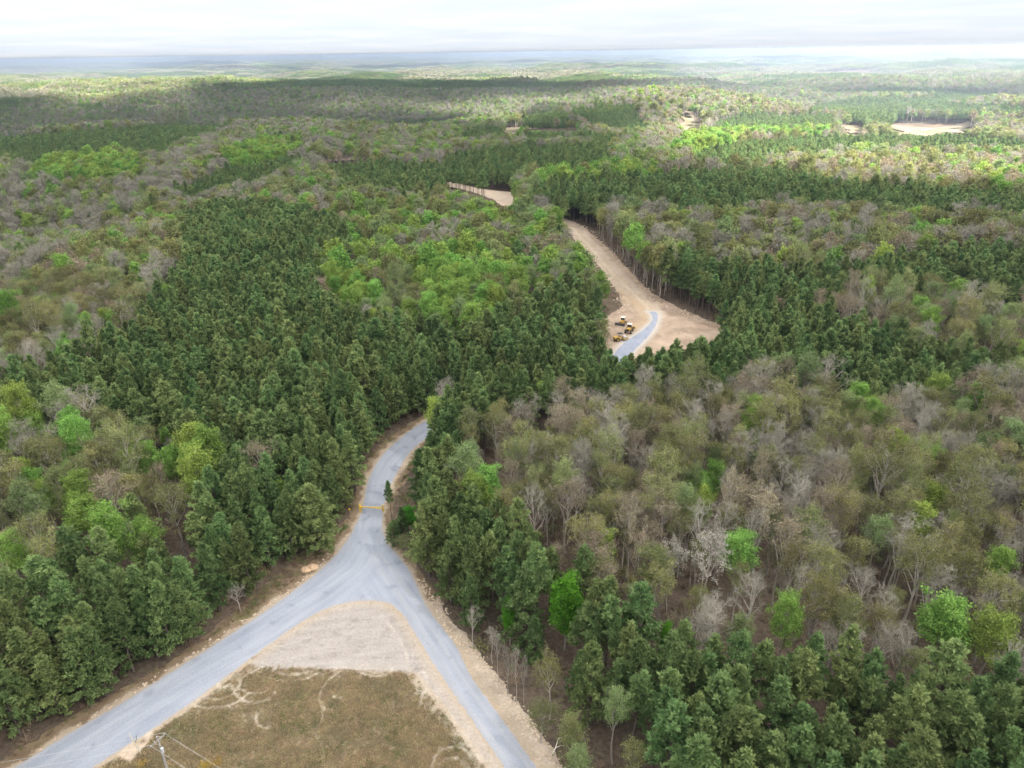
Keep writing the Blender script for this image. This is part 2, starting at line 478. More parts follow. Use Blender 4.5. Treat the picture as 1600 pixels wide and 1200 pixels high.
CLEARED_VIS = [(-60, 1222), (20, 1176), (120, 1114), (250, 1044), (355, 955), (412, 905), (455, 872), (495, 843), (535, 812), (549, 795), (556, 765), (563, 730), (580, 705), (612, 678), (655, 655),
               (666, 662), (640, 702), (625, 735), (612, 760), (600, 800), (604, 840), (640, 880), (680, 930), (705, 985), (745, 1025), (790, 1085), (830, 1135), (850, 1165), (880, 1215), (890, 1250), (-130, 1250)]
FIELD = [(150, 1205), (205, 1168), (285, 1115), (375, 1048), (415, 1040), (470, 1042), (530, 1046), (600, 1048), (648, 1052), (672, 1085), (700, 1120), (735, 1165), (765, 1205), (785, 1240), (90, 1240)]
CLR2 = [(868, 338), (905, 348), (932, 372), (962, 398), (988, 428), (1022, 462), (1076, 487), (1122, 508), (1160, 522), (1120, 545), (1040, 560), (1000, 575), (950, 575), (940, 545), (930, 520), (942, 497), (960, 488), (975, 478), (966, 455), (942, 428), (925, 400), (905, 384), (885, 358)]
CLR2_VIS = [(868, 338), (905, 348), (930, 375), (962, 402), (985, 432), (1020, 466), (1076, 490), (1122, 508), (1137, 517), (1100, 522), (1040, 540), (1012, 546), (968, 552), (958, 530), (948, 515), (945, 500), (960, 490), (978, 480), (968, 455), (944, 428), (927, 400), (907, 384), (885, 358)]
GRAV2 = [(1012, 487), (1020, 493), (1019, 503), (1004, 517), (975, 535), (960, 552), (945, 575), (975, 575), (988, 550), (1004, 535), (1021, 516), (1028, 500), (1027, 487)]
FAR1 = [(697, 283), (735, 292), (768, 298), (802, 301), (800, 328), (785, 322), (768, 312), (738, 300), (700, 292)]
FARS = [[(790, 199), (900, 202), (902, 206), (812, 204), (806, 216), (788, 218)],
        [(1060, 190), (1072, 185), (1098, 188), (1090, 195), (1096, 203), (1080, 199), (1070, 205)],
        [(1312, 196), (1345, 198), (1352, 206), (1322, 208)],
        [(1385, 200), (1400, 193), (1440, 191), (1480, 194), (1516, 192), (1526, 199), (1505, 203), (1518, 208), (1470, 207), (1445, 213), (1420, 208), (1400, 214), (1405, 206)],
        [(500, 251), (575, 247), (575, 251), (500, 255)]]
def far_point(a, b):
    d = fw + RT * ((a - 800) / F) - UP * ((b - 600) / F)
    t = np.linspace(150, 4500, 6000); x = d[0] * t; y = d[1] * t; z = H + d[2] * t
    k = np.nonzero(z < hgt(x, y))[0]
    k = k[0] if len(k) else len(t) - 1
    return np.array([x[k], y[k]])
POLY_R = {}
def near_poly(poly, x, y):
    if min(b for a, b in poly) > 330: return True
    key = tuple(poly[0])
    if key not in POLY_R:
        c = np.mean(np.array(poly, float), 0); POLY_R[key] = float(np.hypot(*far_point(c[0], c[1])))
    return np.abs(np.hypot(x, y) - POLY_R[key]) < .28 * POLY_R[key]
CLEAR_G = [CLEARED, CLR2, FAR1] + FARS
CLEAR_V = [CLEARED_VIS, CLR2_VIS, FAR1] + FARS

ZONES = [
  # (code, polygon) later ones win
  ("V", [(-400, 150), (0, 150), (260, 195), (480, 190), (560, 200), (500, 250), (430, 300), (300, 330), (220, 330), (150, 400), (60, 470), (0, 500), (-400, 560)]),
  ("L", [(-400, 560), (0, 460), (80, 420), (170, 365), (230, 330), (320, 322), (440, 310), (560, 330), (560, 380), (500, 430), (300, 420), (240, 520), (130, 600), (0, 650), (-400, 700)]),
  ("B", [(-400, 640), (0, 640), (60, 660), (130, 645), (220, 650), (300, 685), (360, 720), (350, 770), (300, 830), (170, 890), (60, 930), (-400, 1150)]),
  ("S", [(560, 330), (640, 320), (700, 300), (780, 310), (860, 340), (900, 380), (935, 430), (930, 480), (870, 470), (800, 500), (720, 520), (600, 510), (520, 480), (500, 400)]),
  ("M", [(430, 300), (480, 260), (560, 270), (640, 290), (700, 300), (640, 325), (540, 330), (440, 320)]),
  ("W", [(960, 330), (1100, 330), (1240, 325), (1350, 340), (1600, 345), (2000, 345), (2000, 400), (1600, 402), (1480, 395), (1300, 430), (1180, 432), (1100, 418), (1050, 440), (1020, 455), (980, 415), (930, 370), (900, 345)]),
  ("H", [(720, 700), (790, 645), (850, 615), (960, 610), (1130, 600), (1200, 590), (1300, 612), (1380, 640), (1450, 620), (1520, 600), (1600, 600), (2000, 580), (2000, 1100), (1600, 1065), (1480, 1060), (1360, 1030), (1240, 1010), (1130, 1000), (1060, 950), (960, 920), (900, 870), (830, 830), (760, 790), (700, 760)]),
  ("R", [(1260, 480), (1330, 455), (1400, 455), (1500, 465), (1600, 470), (2000, 470), (2000, 560), (1600, 545), (1420, 535), (1330, 505)]),
  ("P", [(290, 345), (340, 322), (440, 326), (525, 345), (548, 385), (548, 420), (495, 432), (500, 470), (560, 500), (640, 512), (690, 522), (800, 498), (870, 455), (905, 440), (935, 480), (945, 500), (945, 535), (860, 570), (740, 600), (690, 625), (660, 650), (575, 700), (560, 780), (540, 720), (470, 715), (400, 735), (330, 720), (300, 690), (270, 670), (220, 655), (130, 648), (60, 665), (0, 665), (-200, 700), (-200, 640), (0, 612), (70, 570), (180, 540), (225, 500), (265, 440), (290, 400)]),
  ("P", [(-400, 1150), (0, 965), (120, 905), (230, 850), (330, 790), (345, 735), (420, 735), (450, 760), (470, 720), (550, 715), (570, 800), (470, 860), (410, 915), (350, 960), (250, 1050), (150, 1090), (0, 1180), (-100, 1300), (-400, 1300)]),
  ("P", [(640, 720), (665, 670), (700, 640), (800, 580), (960, 545), (1020, 540), (1120, 530), (1160, 512), (1185, 485), (1260, 485), (1340, 510), (1420, 545), (1600, 560), (2000, 560), (2000, 605), (1600, 600), (1500, 600), (1440, 620), (1380, 640), (1300, 612), (1200, 590), (1130, 600), (960, 612), (880, 612), (830, 632), (750, 665), (705, 700), (690, 760), (760, 800), (830, 835), (900, 880), (960, 930), (1060, 960), (1130, 1010), (1240, 1020), (1360, 1040), (1480, 1065), (1600, 1070), (2000, 1090), (2000, 1400), (850, 1400), (800, 1100), (720, 960), (640, 860), (600, 830), (600, 750)]),
  ("Q", [(795, 1060), (850, 1045), (900, 1085), (980, 1115), (1020, 1180), (1040, 1400), (860, 1400), (820, 1100)]),
  ("P", [(1020, 440), (1060, 405), (1100, 415), (1180, 430), (1300, 430), (1400, 410), (1480, 395), (1600, 402), (2000, 402), (2000, 470), (1600, 470), (1500, 465), (1400, 455), (1340, 455), (1260, 475), (1200, 482), (1160, 512), (1080, 480), (1030, 470)]),
  ("P", [(820, 318), (840, 300), (880, 285), (950, 278), (1000, 272), (1200, 262), (1330, 290), (1600, 312), (2000, 325), (2000, 345), (1600, 342), (1450, 345), (1330, 335), (1230, 328), (1130, 345), (1010, 330), (890, 330)]),
  ("P", [(500, 258), (600, 250), (680, 260), (705, 243), (760, 232), (950, 226), (958, 262), (870, 270), (800, 280), (760, 290), (690, 292), (620, 315), (560, 300), (520, 280)]),
  ("P", [(-300, 225), (0, 215), (120, 208), (250, 196), (330, 188), (385, 192), (340, 212), (300, 225), (250, 250), (100, 255), (62, 262), (0, 258), (-300, 275)]),
  ("P", [(265, 300), (330, 275), (380, 250), (430, 245), (500, 250), (430, 280), (400, 300), (300, 318)]),
  ("G", [(60, 255), (200, 240), (240, 265), (200, 285), (100, 290), (40, 285)]),
  ("G", [(340, 245), (400, 225), (470, 220), (480, 240), (420, 252), (360, 262)]),
  ("P", [(818, 176), (888, 176), (888, 198), (818, 196)]),
  ("P", [(885, 168), (985, 158), (1000, 180), (1015, 212), (960, 212), (900, 185)]),
  ("G", [(1050, 235), (1080, 215), (1150, 205), (1300, 206), (1290, 214), (1180, 216), (1120, 232), (1080, 250)]),
  ("P", [(1060, 258), (1100, 235), (1160, 222), (1300, 215), (1420, 210), (1600, 222), (2000, 230), (2000, 248), (1600, 242), (1400, 238), (1300, 240), (1390, 250), (1250, 250), (1150, 262)]),
  ("D", [(1150, 262), (1280, 250), (1390, 252), (1420, 240), (1600, 248), (2000, 255), (2000, 320), (1600, 312), (1400, 295), (1250, 268)]),
  ("P", [(1110, 195), (1160, 178), (1300, 182), (1310, 205), (1160, 206), (1110, 208)]),
  ("P", [(1240, 172), (1400, 158), (1600, 170), (2000, 175), (2000, 186), (1600, 184), (1420, 176), (1390, 200), (1340, 198), (1330, 182)]),
  ("P", [(1230, 148), (1420, 138), (1600, 150), (2000, 155), (2000, 160), (1600, 157), (1420, 150)]),
  ("V", [(280, 150), (400, 140), (900, 138), (1060, 148), (1000, 162), (800, 180), (560, 195), (300, 198)]),
  ("V", [(-300, 145), (60, 150), (130, 182), (215, 150), (265, 190), (150, 196), (0, 195), (-300, 195)]),
  ("P", [(300, 138), (380, 128), (520, 122), (700, 126), (900, 130), (905, 139), (700, 142), (500, 138), (400, 143)]),
  ("M", [(565, 220), (700, 190), (800, 180), (820, 200), (960, 215), (1050, 225), (1040, 260), (960, 265), (950, 226), (760, 232), (690, 245), (600, 250)]),
  ("P", [(700, 215), (770, 198), (790, 205), (785, 218), (740, 228)]),
  ("P", [(815, 212), (900, 205), (1000, 222), (960, 228), (880, 222), (820, 226)]),
  ("G", [(640, 440), (680, 395), (740, 388), (800, 428), (812, 470), (765, 520), (700, 520), (650, 500), (640, 470)]),
  ("G", [(492, 420), (510, 405), (560, 430), (575, 470), (540, 490), (495, 450)]),
  ("G", [(820, 300), (860, 270), (1000, 262), (1040, 275), (960, 285), (880, 290)]),
]
MIX = {
  "P": [("pine", 1.0)],
  "V": [("bare", .54), ("soft", .2), ("olive", .1), ("pale", .05), ("green", .09), ("pine", .02)],
  "L": [("olive", .44), ("bare", .16), ("rust", .1), ("soft", .17), ("green", .1), ("pale", .03)],
  "B": [("olive", .36), ("green", .3), ("soft", .18), ("bare", .1), ("rust", .06), ("pine", .06)],
  "S": [("soft", .42), ("green", .32), ("bare", .1), ("olive", .12), ("rust", .05), ("pine", .03)],
  "M": [("bare", .36), ("soft", .4), ("green", .1), ("olive", .1), ("pine", .04)],
  "W": [("bare", .4), ("olive", .3), ("rust", .08), ("soft", .17), ("green", .05)],
  "H": [("olive", .46), ("bare", .26), ("rust", .15), ("soft", .08), ("green", .03), ("pale", .02)],
  "R": [("olive", .45), ("rust", .2), ("soft", .18), ("bare", .1), ("green", .07)],
  "Q": [("olive", .45), ("soft", .25), ("pine", .2), ("bare", .1)],
  "G": [("green", .85), ("soft", .12), ("olive", .03)],
  "D": [("olive", .35), ("bare", .3), ("soft", .15), ("rust", .15), ("green", .05)],
  "F": [("bare", .36), ("olive", .26), ("soft", .2), ("rust", .12), ("green", .06)],
}
SPACE = {"P": 4.3, "V": 5.0, "L": 5.0, "B": 4.9, "S": 5.0, "M": 5.4, "W": 4.8, "H": 4.3, "R": 5.6, "Q": 4.8, "G": 5.8, "D": 6.2, "F": 6.2}
SIZE = {"P": 1.0, "V": 1.0, "L": .95, "B": .98, "S": .9, "M": .95, "W": 1.0, "H": .95, "R": 1.0, "Q": .72, "G": 1.0, "D": 1.0, "F": 1.0}

def zone_of(x, y, z):
    px, py, d = project(x, y, z + 12.0)
    px = px + 5 * perlin(x / 9, y / 9, 77)
    code = np.full(x.shape, "F", dtype="<U1")
    # far country: blocks of plantation pine among hardwood
    n = fbm(x / 420, y / 260, 61, 2)
    code[(n > .34) & (np.hypot(x, y) > 1500)] = "P"
    for c, poly in ZONES:
        code[pip(px, py, poly)] = c
    return code

def candidates(sp, rmin, rmax, seed, ang=44.0, jit=.32):
    rng = np.random.default_rng(seed)
    a = math.radians(ang)
    nx = int(2 * rmax * math.sin(a) / sp) + 2; ny = int(rmax / sp / .9) + 2
    gx, gy = np.meshgrid(np.arange(nx), np.arange(ny))
    x = (gx + .5 * (gy % 2)) * sp - rmax * math.sin(a); y = gy * sp * .9
    x = (x + rng.normal(size=x.shape) * jit * sp * .6).ravel(); y = (y + rng.normal(size=y.shape) * jit * sp * .6).ravel()
    r = np.hypot(x, y); m = (r > rmin) & (r < rmax) & (np.abs(np.arctan2(x, y)) < a)
    m |= (r < 300) & (r > 45) & (np.abs(x) < 260)
    return x[m], y[m]

RFAR = 2300.0
TX, TY, TZ, TK, TS, TV, TL = [], [], [], [], [], [], []
kinds = list(KIND)
def clear_ok(x, y, z, s, R=2.6):
    bx, by, d = project(x, y, z)
    ok = d > 20
    for poly in CLEAR_G: ok &= ~(pip(bx, by, poly) & near_poly(poly, x, y))
    rr = math.cos(0) * R
    for dx, f in ((0, .98), (-.5, .8), (.5, .8), (-1, .62), (1, .62), (0, .7), (-.7, .45), (.7, .45)):
        qx, qy, _ = project(x + dx * R * s, y, z + 17 * s * f)
        for poly in CLEAR_V: ok &= ~(pip(qx, qy, poly) & near_poly(poly, x, y))
    return ok

# trees placed one by one: kind, variant, crown centre in the photo, height, crown width factor, label, category
SPECIAL = [
  ("pine", 9, 488, 790, 17, 1.12, "broad round-crowned pine standing forward of the wood, left of the yellow gate", "pine tree"),
  ("vivid", 0, 884, 950, 16.5, 1.15, "brightest emerald-green leafy tree, standing among dark pines right of the road fork", "tree"),
  ("vivid", 1, 796, 970, 10, .6, "small lime-green tree just left of the emerald-green tree among pines", "tree"),
  ("vivid", 2, 638, 812, 6, .75, "little lime-green tree in front of the pines right of the yellow gate", "tree"),
  ("pine", 4, 609, 774, 11, .62, "thin dark young pine beside the right post of the yellow gate", "pine tree"),
  ("pine", 6, 627, 806, 9.5, .75, "low bushy pine just behind the right post of the yellow gate", "pine tree"),
  ("green", 0, 854, 618, 15, 1.0, "bright green round tree at the back edge of the brown hardwoods, against the pine strip", "tree"),
  ("pale", 0, 741, 722, 13, .9, "greyish white blossoming tree at the left tip of the hardwood stand", "tree"),
  ("rust", 0, 782, 724, 12, .8, "small pinkish budding tree right of the white blossoming tree at the tip of the hardwoods", "tree"),
  ("rust", 1, 826, 662, 16, .7, "narrow pinkish budding tree standing above the front left edge of the hardwoods", "tree"),
  ("rust", 2, 884, 800, 17, 1.15, "wide peach-tipped tree with pale forking limbs, just behind the diagonal pine strip", "tree"),
  ("rust", 1, 992, 868, 16, 1.0, "pinkish white budding tree left of two pale bare trees behind the pine strip", "tree"),
  ("pale", 1, 1048, 885, 16, .85, "whitish budding tree with many pale limbs in the middle of the pale trio", "tree"),
  ("pale", 2, 1104, 890, 18, 1.05, "tall silvery white tree with open limbs, rightmost of the pale trio behind the pine strip", "tree"),
  ("olive", 0, 1152, 915, 15, .8, "cream-yellow flowering tree right of the silvery white tree", "tree"),
  ("green", 1, 1150, 870, 15, 1.25, "broad yellow-green dome-crowned tree above the cream flowering tree", "tree"),
  ("green", 1, 1228, 976, 16.5, .85, "rounded vivid green tree at the lower edge of the hardwoods, above the bottom right pines", "tree"),
  ("green", 0, 1553, 892, 16, .95, "vivid green round tree near the right edge of the picture, alone among bare trees", "tree"),
  ("green", 2, 1545, 1008, 15, 1.25, "large bright green tree at the right edge just above the bottom right pines", "tree"),
  ("green", 3, 1472, 975, 17, 1.4, "big mid-green spreading tree left of the large bright green tree at the right edge", "tree"),
  ("green", 4, 125, 815, 16, 1.35, "large bright green spreading tree left of the pines, at the far left of the picture", "tree"),
  ("green", 0, 270, 728, 15, 1.2, "rounded bright green tree, right of a row of fresh green crowns on the left", "tree"),
  ("green", 1, 203, 692, 13, .95, "fresh green tree at the lower edge of the left plantation, above the green row", "tree"),
  ("green", 3, 262, 690, 12, .8, "small fresh green tree right behind the rounded bright green tree on the left", "tree"),
  ("pale", 0, 268, 706, 11, .8, "cream blossoming tree tucked behind the rounded bright green tree on the left", "tree"),
  ("olive", 2, 275, 805, 16, 1.3, "wide yellowish olive tree in front of the rounded bright green tree on the left", "tree"),
  ("green", 2, 18, 880, 15, 1.2, "bright green tree cut by the left edge of the picture above the roadside pines", "tree"),
  ("vivid", 2, 388, 893, 4, .4, "low dark green bush at the foot of the roadside pines, left of the dirt mounds", "shrub"),
  ("olive", 1, 860, 1065, 13, .95, "olive-leaved tree at the edge of the bare soil right of the lower road", "tree"),
  ("soft", 0, 902, 1150, 13, 1.0, "dense mid-green tree beside the road at the bottom of the picture", "tree"),
  ("soft", 1, 962, 1125, 14, .85, "yellow-green tree with a pale visible trunk, right of the dense green tree at the bottom", "tree"),
  ("vivid", 0, 1040, 1012, 13, .5, "small lime-green tree between dark pines, right of the emerald-green tree", "tree"),
  ("bare", 0, 792, 1035, 11, .5, "slender bare grey sapling nearest the road in a clump right of the fork", "tree"),
  ("bare", 1, 806, 1040, 12, .45, "tallest of the slender bare saplings in the clump right of the fork", "tree"),
  ("pine", 7, 614, 826, 7, .8, "low bushy young pine on the brown verge just below the yellow gate", "pine tree"),
  ("olive", 1, 632, 852, 5, .8, "small olive shrub on the brown verge where the fork widens", "shrub"),
  ("soft", 2, 652, 872, 4.5, .8, "pale green shrub on the brown verge right of the fork", "shrub"),
  ("soft", 3, 905, 1192, 11, 1.1, "dense green bushy tree cut by the bottom edge, right of the lower road", "tree"),
  ("olive", 4, 846, 1122, 8, 1.1, "low olive bushy tree at the bare soil edge near the bottom", "tree"),
  ("pine", 6, 836, 985, 13, .95, "bushy dark pine just right of the bare sapling clump", "pine tree"),
  ("pine", 7, 735, 925, 14, .95, "bushy pine at the wood edge directly above the bare sapling clump", "pine tree"),
  ("pine", 8, 905, 1040, 13, .95, "bushy dark pine below the emerald-green tree", "pine tree"),
  ("olive", 3, 990, 1190, 11, 1.1, "yellow-olive tree cut by the bottom edge among dark pines", "tree"),
  ("bare", 2, 778, 1020, 10, .45, "leftmost slender grey sapling of the bare clump right of the fork", "tree"),
  ("bare", 3, 818, 1052, 10, .45, "rightmost slender grey sapling of the bare clump right of the fork", "tree"),
  ("bare", 1, 768, 1000, 8, .5, "short grey sapling at the upper end of the bare clump right of the fork", "tree"),
  ("bare", 2, 738, 975, 8, .5, "small leafless grey tree alone at the bare soil edge right of the fork", "tree"),
  ("bare", 3, 655, 845, 7, .7, "twiggy grey leafless shrub on the brown verge below the yellow gate", "shrub"),
  ("bare", 1, 370, 930, 6, .7, "twiggy grey bush at the foot of the roadside pines along the left road", "shrub"),
  ("green", 4, 512, 432, 15, .9, "bright green tree at the right shoulder of the left pine plantation", "tree"),
  ("green", 0, 258, 462, 14, 1.0, "single bright green tree on the left margin of the big pine plantation", "tree"),
  ("olive", 3, 1330, 875, 16, 1.2, "yellow-olive wide tree in the middle of the brown hardwoods", "tree"),
  ("green", 1, 1115, 755, 14, 1.05, "fresh green tree among brown hardwoods, right of centre", "tree"),
]
SP_POS = []
for (k, v, cx, cy, ht, wf, lab, cat) in SPECIAL:
    q = unproj(cx, cy, ht * (.66 if k != "vivid" else .58))
    SP_POS.append((q[0], q[1], ht * .2 * max(wf, .6)))

SP_DISC = []
for (k, v, cx, cy, ht, wf, lab, cat), (qx, qy, _) in zip(SPECIAL, SP_POS):
    dd_ = float(project(qx, qy, ht * .6)[2])
    SP_DISC.append((cx, cy, F / dd_ * ht * .13 * max(.45, min(wf, 1.4)), dd_))
zi = 0
for code in SPACE:
    sp = SPACE[code]
    x, y = candidates(sp, 60, RFAR, 500 + zi, jit=.3 if code == "P" else .55); zi += 1
    z = hgt(x, y)
    m = zone_of(x, y, z) == code
    x, y, z = x[m], y[m], z[m]
    rng = np.random.default_rng(700 + zi)
    s = SIZE[code] * np.clip(rng.normal(1, .12 if code == "P" else .17, len(x)), .55, 1.4)
    r = np.hypot(x, y)
    s = np.where((r > 520) & (code == "P"), s * .8, s)
    ok = clear_ok(x, y, z, s)
    for (qx, qy, qr) in SP_POS: ok &= (np.hypot(x - qx, y - qy) > qr + (1.2 if code != "P" else 1.4))
    dep = project(x, y, z)[2]
    for (cx, cy, cr_, dd_) in SP_DISC:
        for dx, f in ((0, 1.0), (-.6, .8), (.6, .8), (0, .75), (-.95, .6), (.95, .6)):
            qx, qy, _ = project(x + dx * 2.8 * s, y, z + 17 * s * f)
            ok &= ~((np.hypot(qx - cx, qy - cy) < cr_) & (dep < dd_ + 1))
    x, y, z, s = x[ok], y[ok], z[ok], s[ok]
    # choose the kind: clumps of the same kind
    ks = [kinds.index(a) for a, b in MIX[code]]; pr = np.cumsum([b for a, b in MIX[code]]); pr /= pr[-1]
    base = .5 + .5 * np.tanh(1.6 * (fbm(x / 26, y / 26, 90 + zi, 2)))
    u = np.clip(.45 * base + .55 * rng.random(len(x)), 0, .999)
    u = np.argsort(np.argsort(u)) / max(1, len(u))      # keep the proportions
    order = rng.permutation(len(ks)) if code not in ("P",) else np.arange(len(ks))
    prs = np.cumsum([MIX[code][o][1] for o in order]); prs /= prs[-1]
    kk = np.array(ks)[order][np.clip(np.searchsorted(prs, u), 0, len(ks) - 1)] if len(u) else np.zeros(0, int)
    TX.append(x); TY.append(y); TZ.append(z); TK.append(kk); TS.append(s); TV.append(rng.integers(0, 1000, len(x))); TL.append(np.full(len(x), code))
TX, TY, TZ, TK, TS, TV, TL = map(np.concatenate, (TX, TY, TZ, TK, TS, TV, TL))
TPX, TPY, TD = project(TX, TY, TZ + 11 * TS)
_cw = P(CLEARED); _ed = polydist(TX, TY, np.vstack([_cw, _cw[:1]]))[0]
_c2 = P(CLR2_VIS); _ed2 = polydist(TX, TY, np.vstack([_c2, _c2[:1]]))[0]
_n = 1000
_ei = (TK == 0)
TV = np.where(_ei & ((_ed < 8) | ((_ed2 < 6) & (TX < 60))), 6 + TV % 3, np.where(_ei, TV % 6, TV))
print("trees", len(TX))

# ------------------------------------------------------------------ scattering (stuff only)
PROTO = {}
def proto_col(key, meshes):
    if key not in PROTO:
        c = bpy.data.collections.new(key)
        for i, me in enumerate(meshes):
            o = bpy.data.objects.new("%s_%03d" % (key, i), me); c.objects.link(o)
        PROTO[key] = c
    return PROTO[key]

def scatter(name, key, meshes, x, y, z, rot, scl, idx, label, cat):
    c = proto_col(key, meshes)
    n = len(x)
    me = bpy.data.meshes.new(name)
    me.vertices.add(n); me.vertices.foreach_set("co", np.column_stack([x, y, z]).astype(np.float32).ravel())
    for nm, typ, arr, f in (("rot", "FLOAT_VECTOR", rot, "vector"), ("scl", "FLOAT_VECTOR", scl, "vector"), ("idx", "INT", idx, "value")):
        a = me.attributes.new(nm, typ, "POINT")
        a.data.foreach_set(f, np.ascontiguousarray(arr, np.int32 if typ == "INT" else np.float32).ravel())
    me.update()
    o = bpy.data.objects.new(name, me); COL.objects.link(o)
    ng = bpy.data.node_groups.new(name + "_nodes", "GeometryNodeTree")
    ng.interface.new_socket("Geometry", in_out="INPUT", socket_type="NodeSocketGeometry")
    ng.interface.new_socket("Geometry", in_out="OUTPUT", socket_type="NodeSocketGeometry")
    gi = ng.nodes.new("NodeGroupInput"); go = ng.nodes.new("NodeGroupOutput")
    ip = ng.nodes.new("GeometryNodeInstanceOnPoints")
    ci = ng.nodes.new("GeometryNodeCollectionInfo"); ci.inputs[0].default_value = c
    ci.inputs["Separate Children"].default_value = True; ci.inputs["Reset Children"].default_value = True
    ip.inputs["Pick Instance"].default_value = True
    def na(nm, typ):
        q = ng.nodes.new("GeometryNodeInputNamedAttribute"); q.data_type = typ; q.inputs["Name"].default_value = nm
        return q.outputs["Attribute"]
    er = ng.nodes.new("FunctionNodeEulerToRotation")
    ng.links.new(na("rot", "FLOAT_VECTOR"), er.inputs[0]); ng.links.new(er.outputs[0], ip.inputs["Rotation"])
    ng.links.new(na("scl", "FLOAT_VECTOR"), ip.inputs["Scale"]); ng.links.new(na("idx", "INT"), ip.inputs["Instance Index"])
    ng.links.new(gi.outputs[0], ip.inputs["Points"]); ng.links.new(ci.outputs[0], ip.inputs["Instance"]); ng.links.new(ip.outputs[0], go.inputs[0])
    md = o.modifiers.new("scatter", "NODES"); md.node_group = ng
    tag(o, label, cat, kind="stuff")
    return o

def rots(n, rng, lean=.05):
    return np.column_stack([rng.normal(0, lean, n), rng.normal(0, lean, n), rng.uniform(0, 2 * PI, n)])

# ------------------------------------------------------------------ individual trees
NAMES = {"pine": "pine_tree", "olive": "hardwood_tree", "rust": "budding_tree", "bare": "bare_tree", "green": "leafy_tree", "soft": "light_green_tree", "vivid": "leafy_tree", "pale": "blossoming_tree"}
CATS = {"pine": "pine tree"}
def tree(kind, var, x, y, z, rz, s, wf, label, cat, group=None):
    tm, cm, _ = KIND[kind][var % len(KIND[kind])]
    nm = NAMES[kind] if cat != "shrub" else "shrub"
    r = bpy.data.objects.new(nm, None); COL.objects.link(r)
    r.location = (x, y, z); r.rotation_euler = (random.gauss(0, .025), random.gauss(0, .025), rz); r.scale = (s * wf, s * wf, s)
    r.empty_display_size = .5
    tag(r, label, cat, group)
    a = bpy.data.objects.new("trunk", tm); COL.objects.link(a); a.parent = r
    b = bpy.data.objects.new("crown", cm); COL.objects.link(b); b.parent = r
    return r

for (k, v, cx, cy, ht, wf, lab, cat), (qx, qy, _) in zip(SPECIAL, SP_POS):
    tree(k, v, qx, qy, float(hgt(qx, qy)), random.uniform(0, 6.28), ht / 17.0, wf * 17.0 / ht * .8 if ht < 10 else wf, lab, cat)

LOOK = {"pine": "dark green pine", "olive": "olive-leaved hardwood", "rust": "pinkish brown budding tree", "bare": "bare grey-limbed tree",
        "green": "bright green leafy tree", "soft": "light green tree", "vivid": "vivid green tree", "pale": "whitish blossoming tree"}
def place_words(px, py, zone):
    """where a tree stands, by things one can find in the picture"""
    if zone == "P":
        if px < 575 and py > 700 and px + 1.55 * (py - 700) < 1250 and py > 690 and (py > 1000 - .55 * px or px > 420):
            if px < 140: w = "in the left roadside strip, nearest the left edge"
            elif px < 270: w = "in the left roadside strip opposite the utility pole"
            elif px < 400: w = "in the left roadside strip opposite the rutted grass"
            else: w = "in the roadside strip left of the yellow gate"
        elif px < 700 and py < 760: w = "in the front of the big plantation left of the upper road" if py > 640 else "deeper in the big plantation left of the upper road"
        elif px < 760 and py < 900: w = "in the narrow strip right of the yellow gate"
        elif px < 900 and py < 1010: w = "in the diagonal strip right of the road fork"
        elif px < 1060: w = "in the dark stand around the emerald-green tree"
        elif px < 1330: w = "in the bottom right stand, left half" if py > 1080 else "on the left upper edge of the bottom right stand"
        else: w = "in the bottom right stand, near the corner" if py > 1120 else "on the right upper edge of the bottom right stand"
    elif zone == "B": w = "in the mixed wood at far left" if px < 160 else "in the mixed wood above the left roadside strip"
    elif zone == "H":
        a = "front" if py > 850 else ("middle" if py > 720 else "back")
        b = "left end" if px < 960 else ("centre" if px < 1250 else "right part")
        w = "in the %s of the brown hardwoods, %s" % (a, b)
    elif zone == "Q": w = "in the thicket right of the lower road"
    elif zone == "L": w = "on the slope left of the big plantation"
    elif zone == "S": w = "in the green wood left of the dirt road"
    elif zone == "V": w = "in the hollow at the far left"
    elif zone == "W": w = "in the bare wood right of the dirt road"
    elif zone == "R": w = "in the mixed wood beyond the right pine belt"
    elif zone == "G": w = "in the fresh green clump left of the dirt road"
    else: w = "in the woods beyond the dirt road"
    return w
CAP = {"pine": 300, "olive": 300, "bare": 220, "rust": 130, "green": 150, "soft": 150, "pale": 60, "vivid": 0}
single = np.zeros(len(TX), bool)
inframe = (TPX > 4) & (TPX < 1596) & (TPY < 1215) & (TPY > 90)
sz = np.array([.78, .9, 1.06, 1.18])
for ki, k in enumerate(kinds):
    ii = np.nonzero((TK == ki) & inframe & (TD < 520))[0]
    ii = ii[np.argsort(TD[ii])][:CAP[k]]
    single[ii] = True
    for i in ii:
        s = TS[i] / SIZE[TL[i]]
        word = "short" if s < .88 else ("tall" if s > 1.12 else "mid-height")
        w = place_words(TPX[i], TPY[i], TL[i])
        lab = "%s %s %s" % (word, LOOK[k], w)
        wf = random.uniform(.88, 1.14)
        tree(k, int(TV[i]), TX[i], TY[i], TZ[i], random.uniform(0, 6.28), TS[i], wf, lab, CATS.get(k, "tree"), "%ss %s" % (LOOK[k], w))

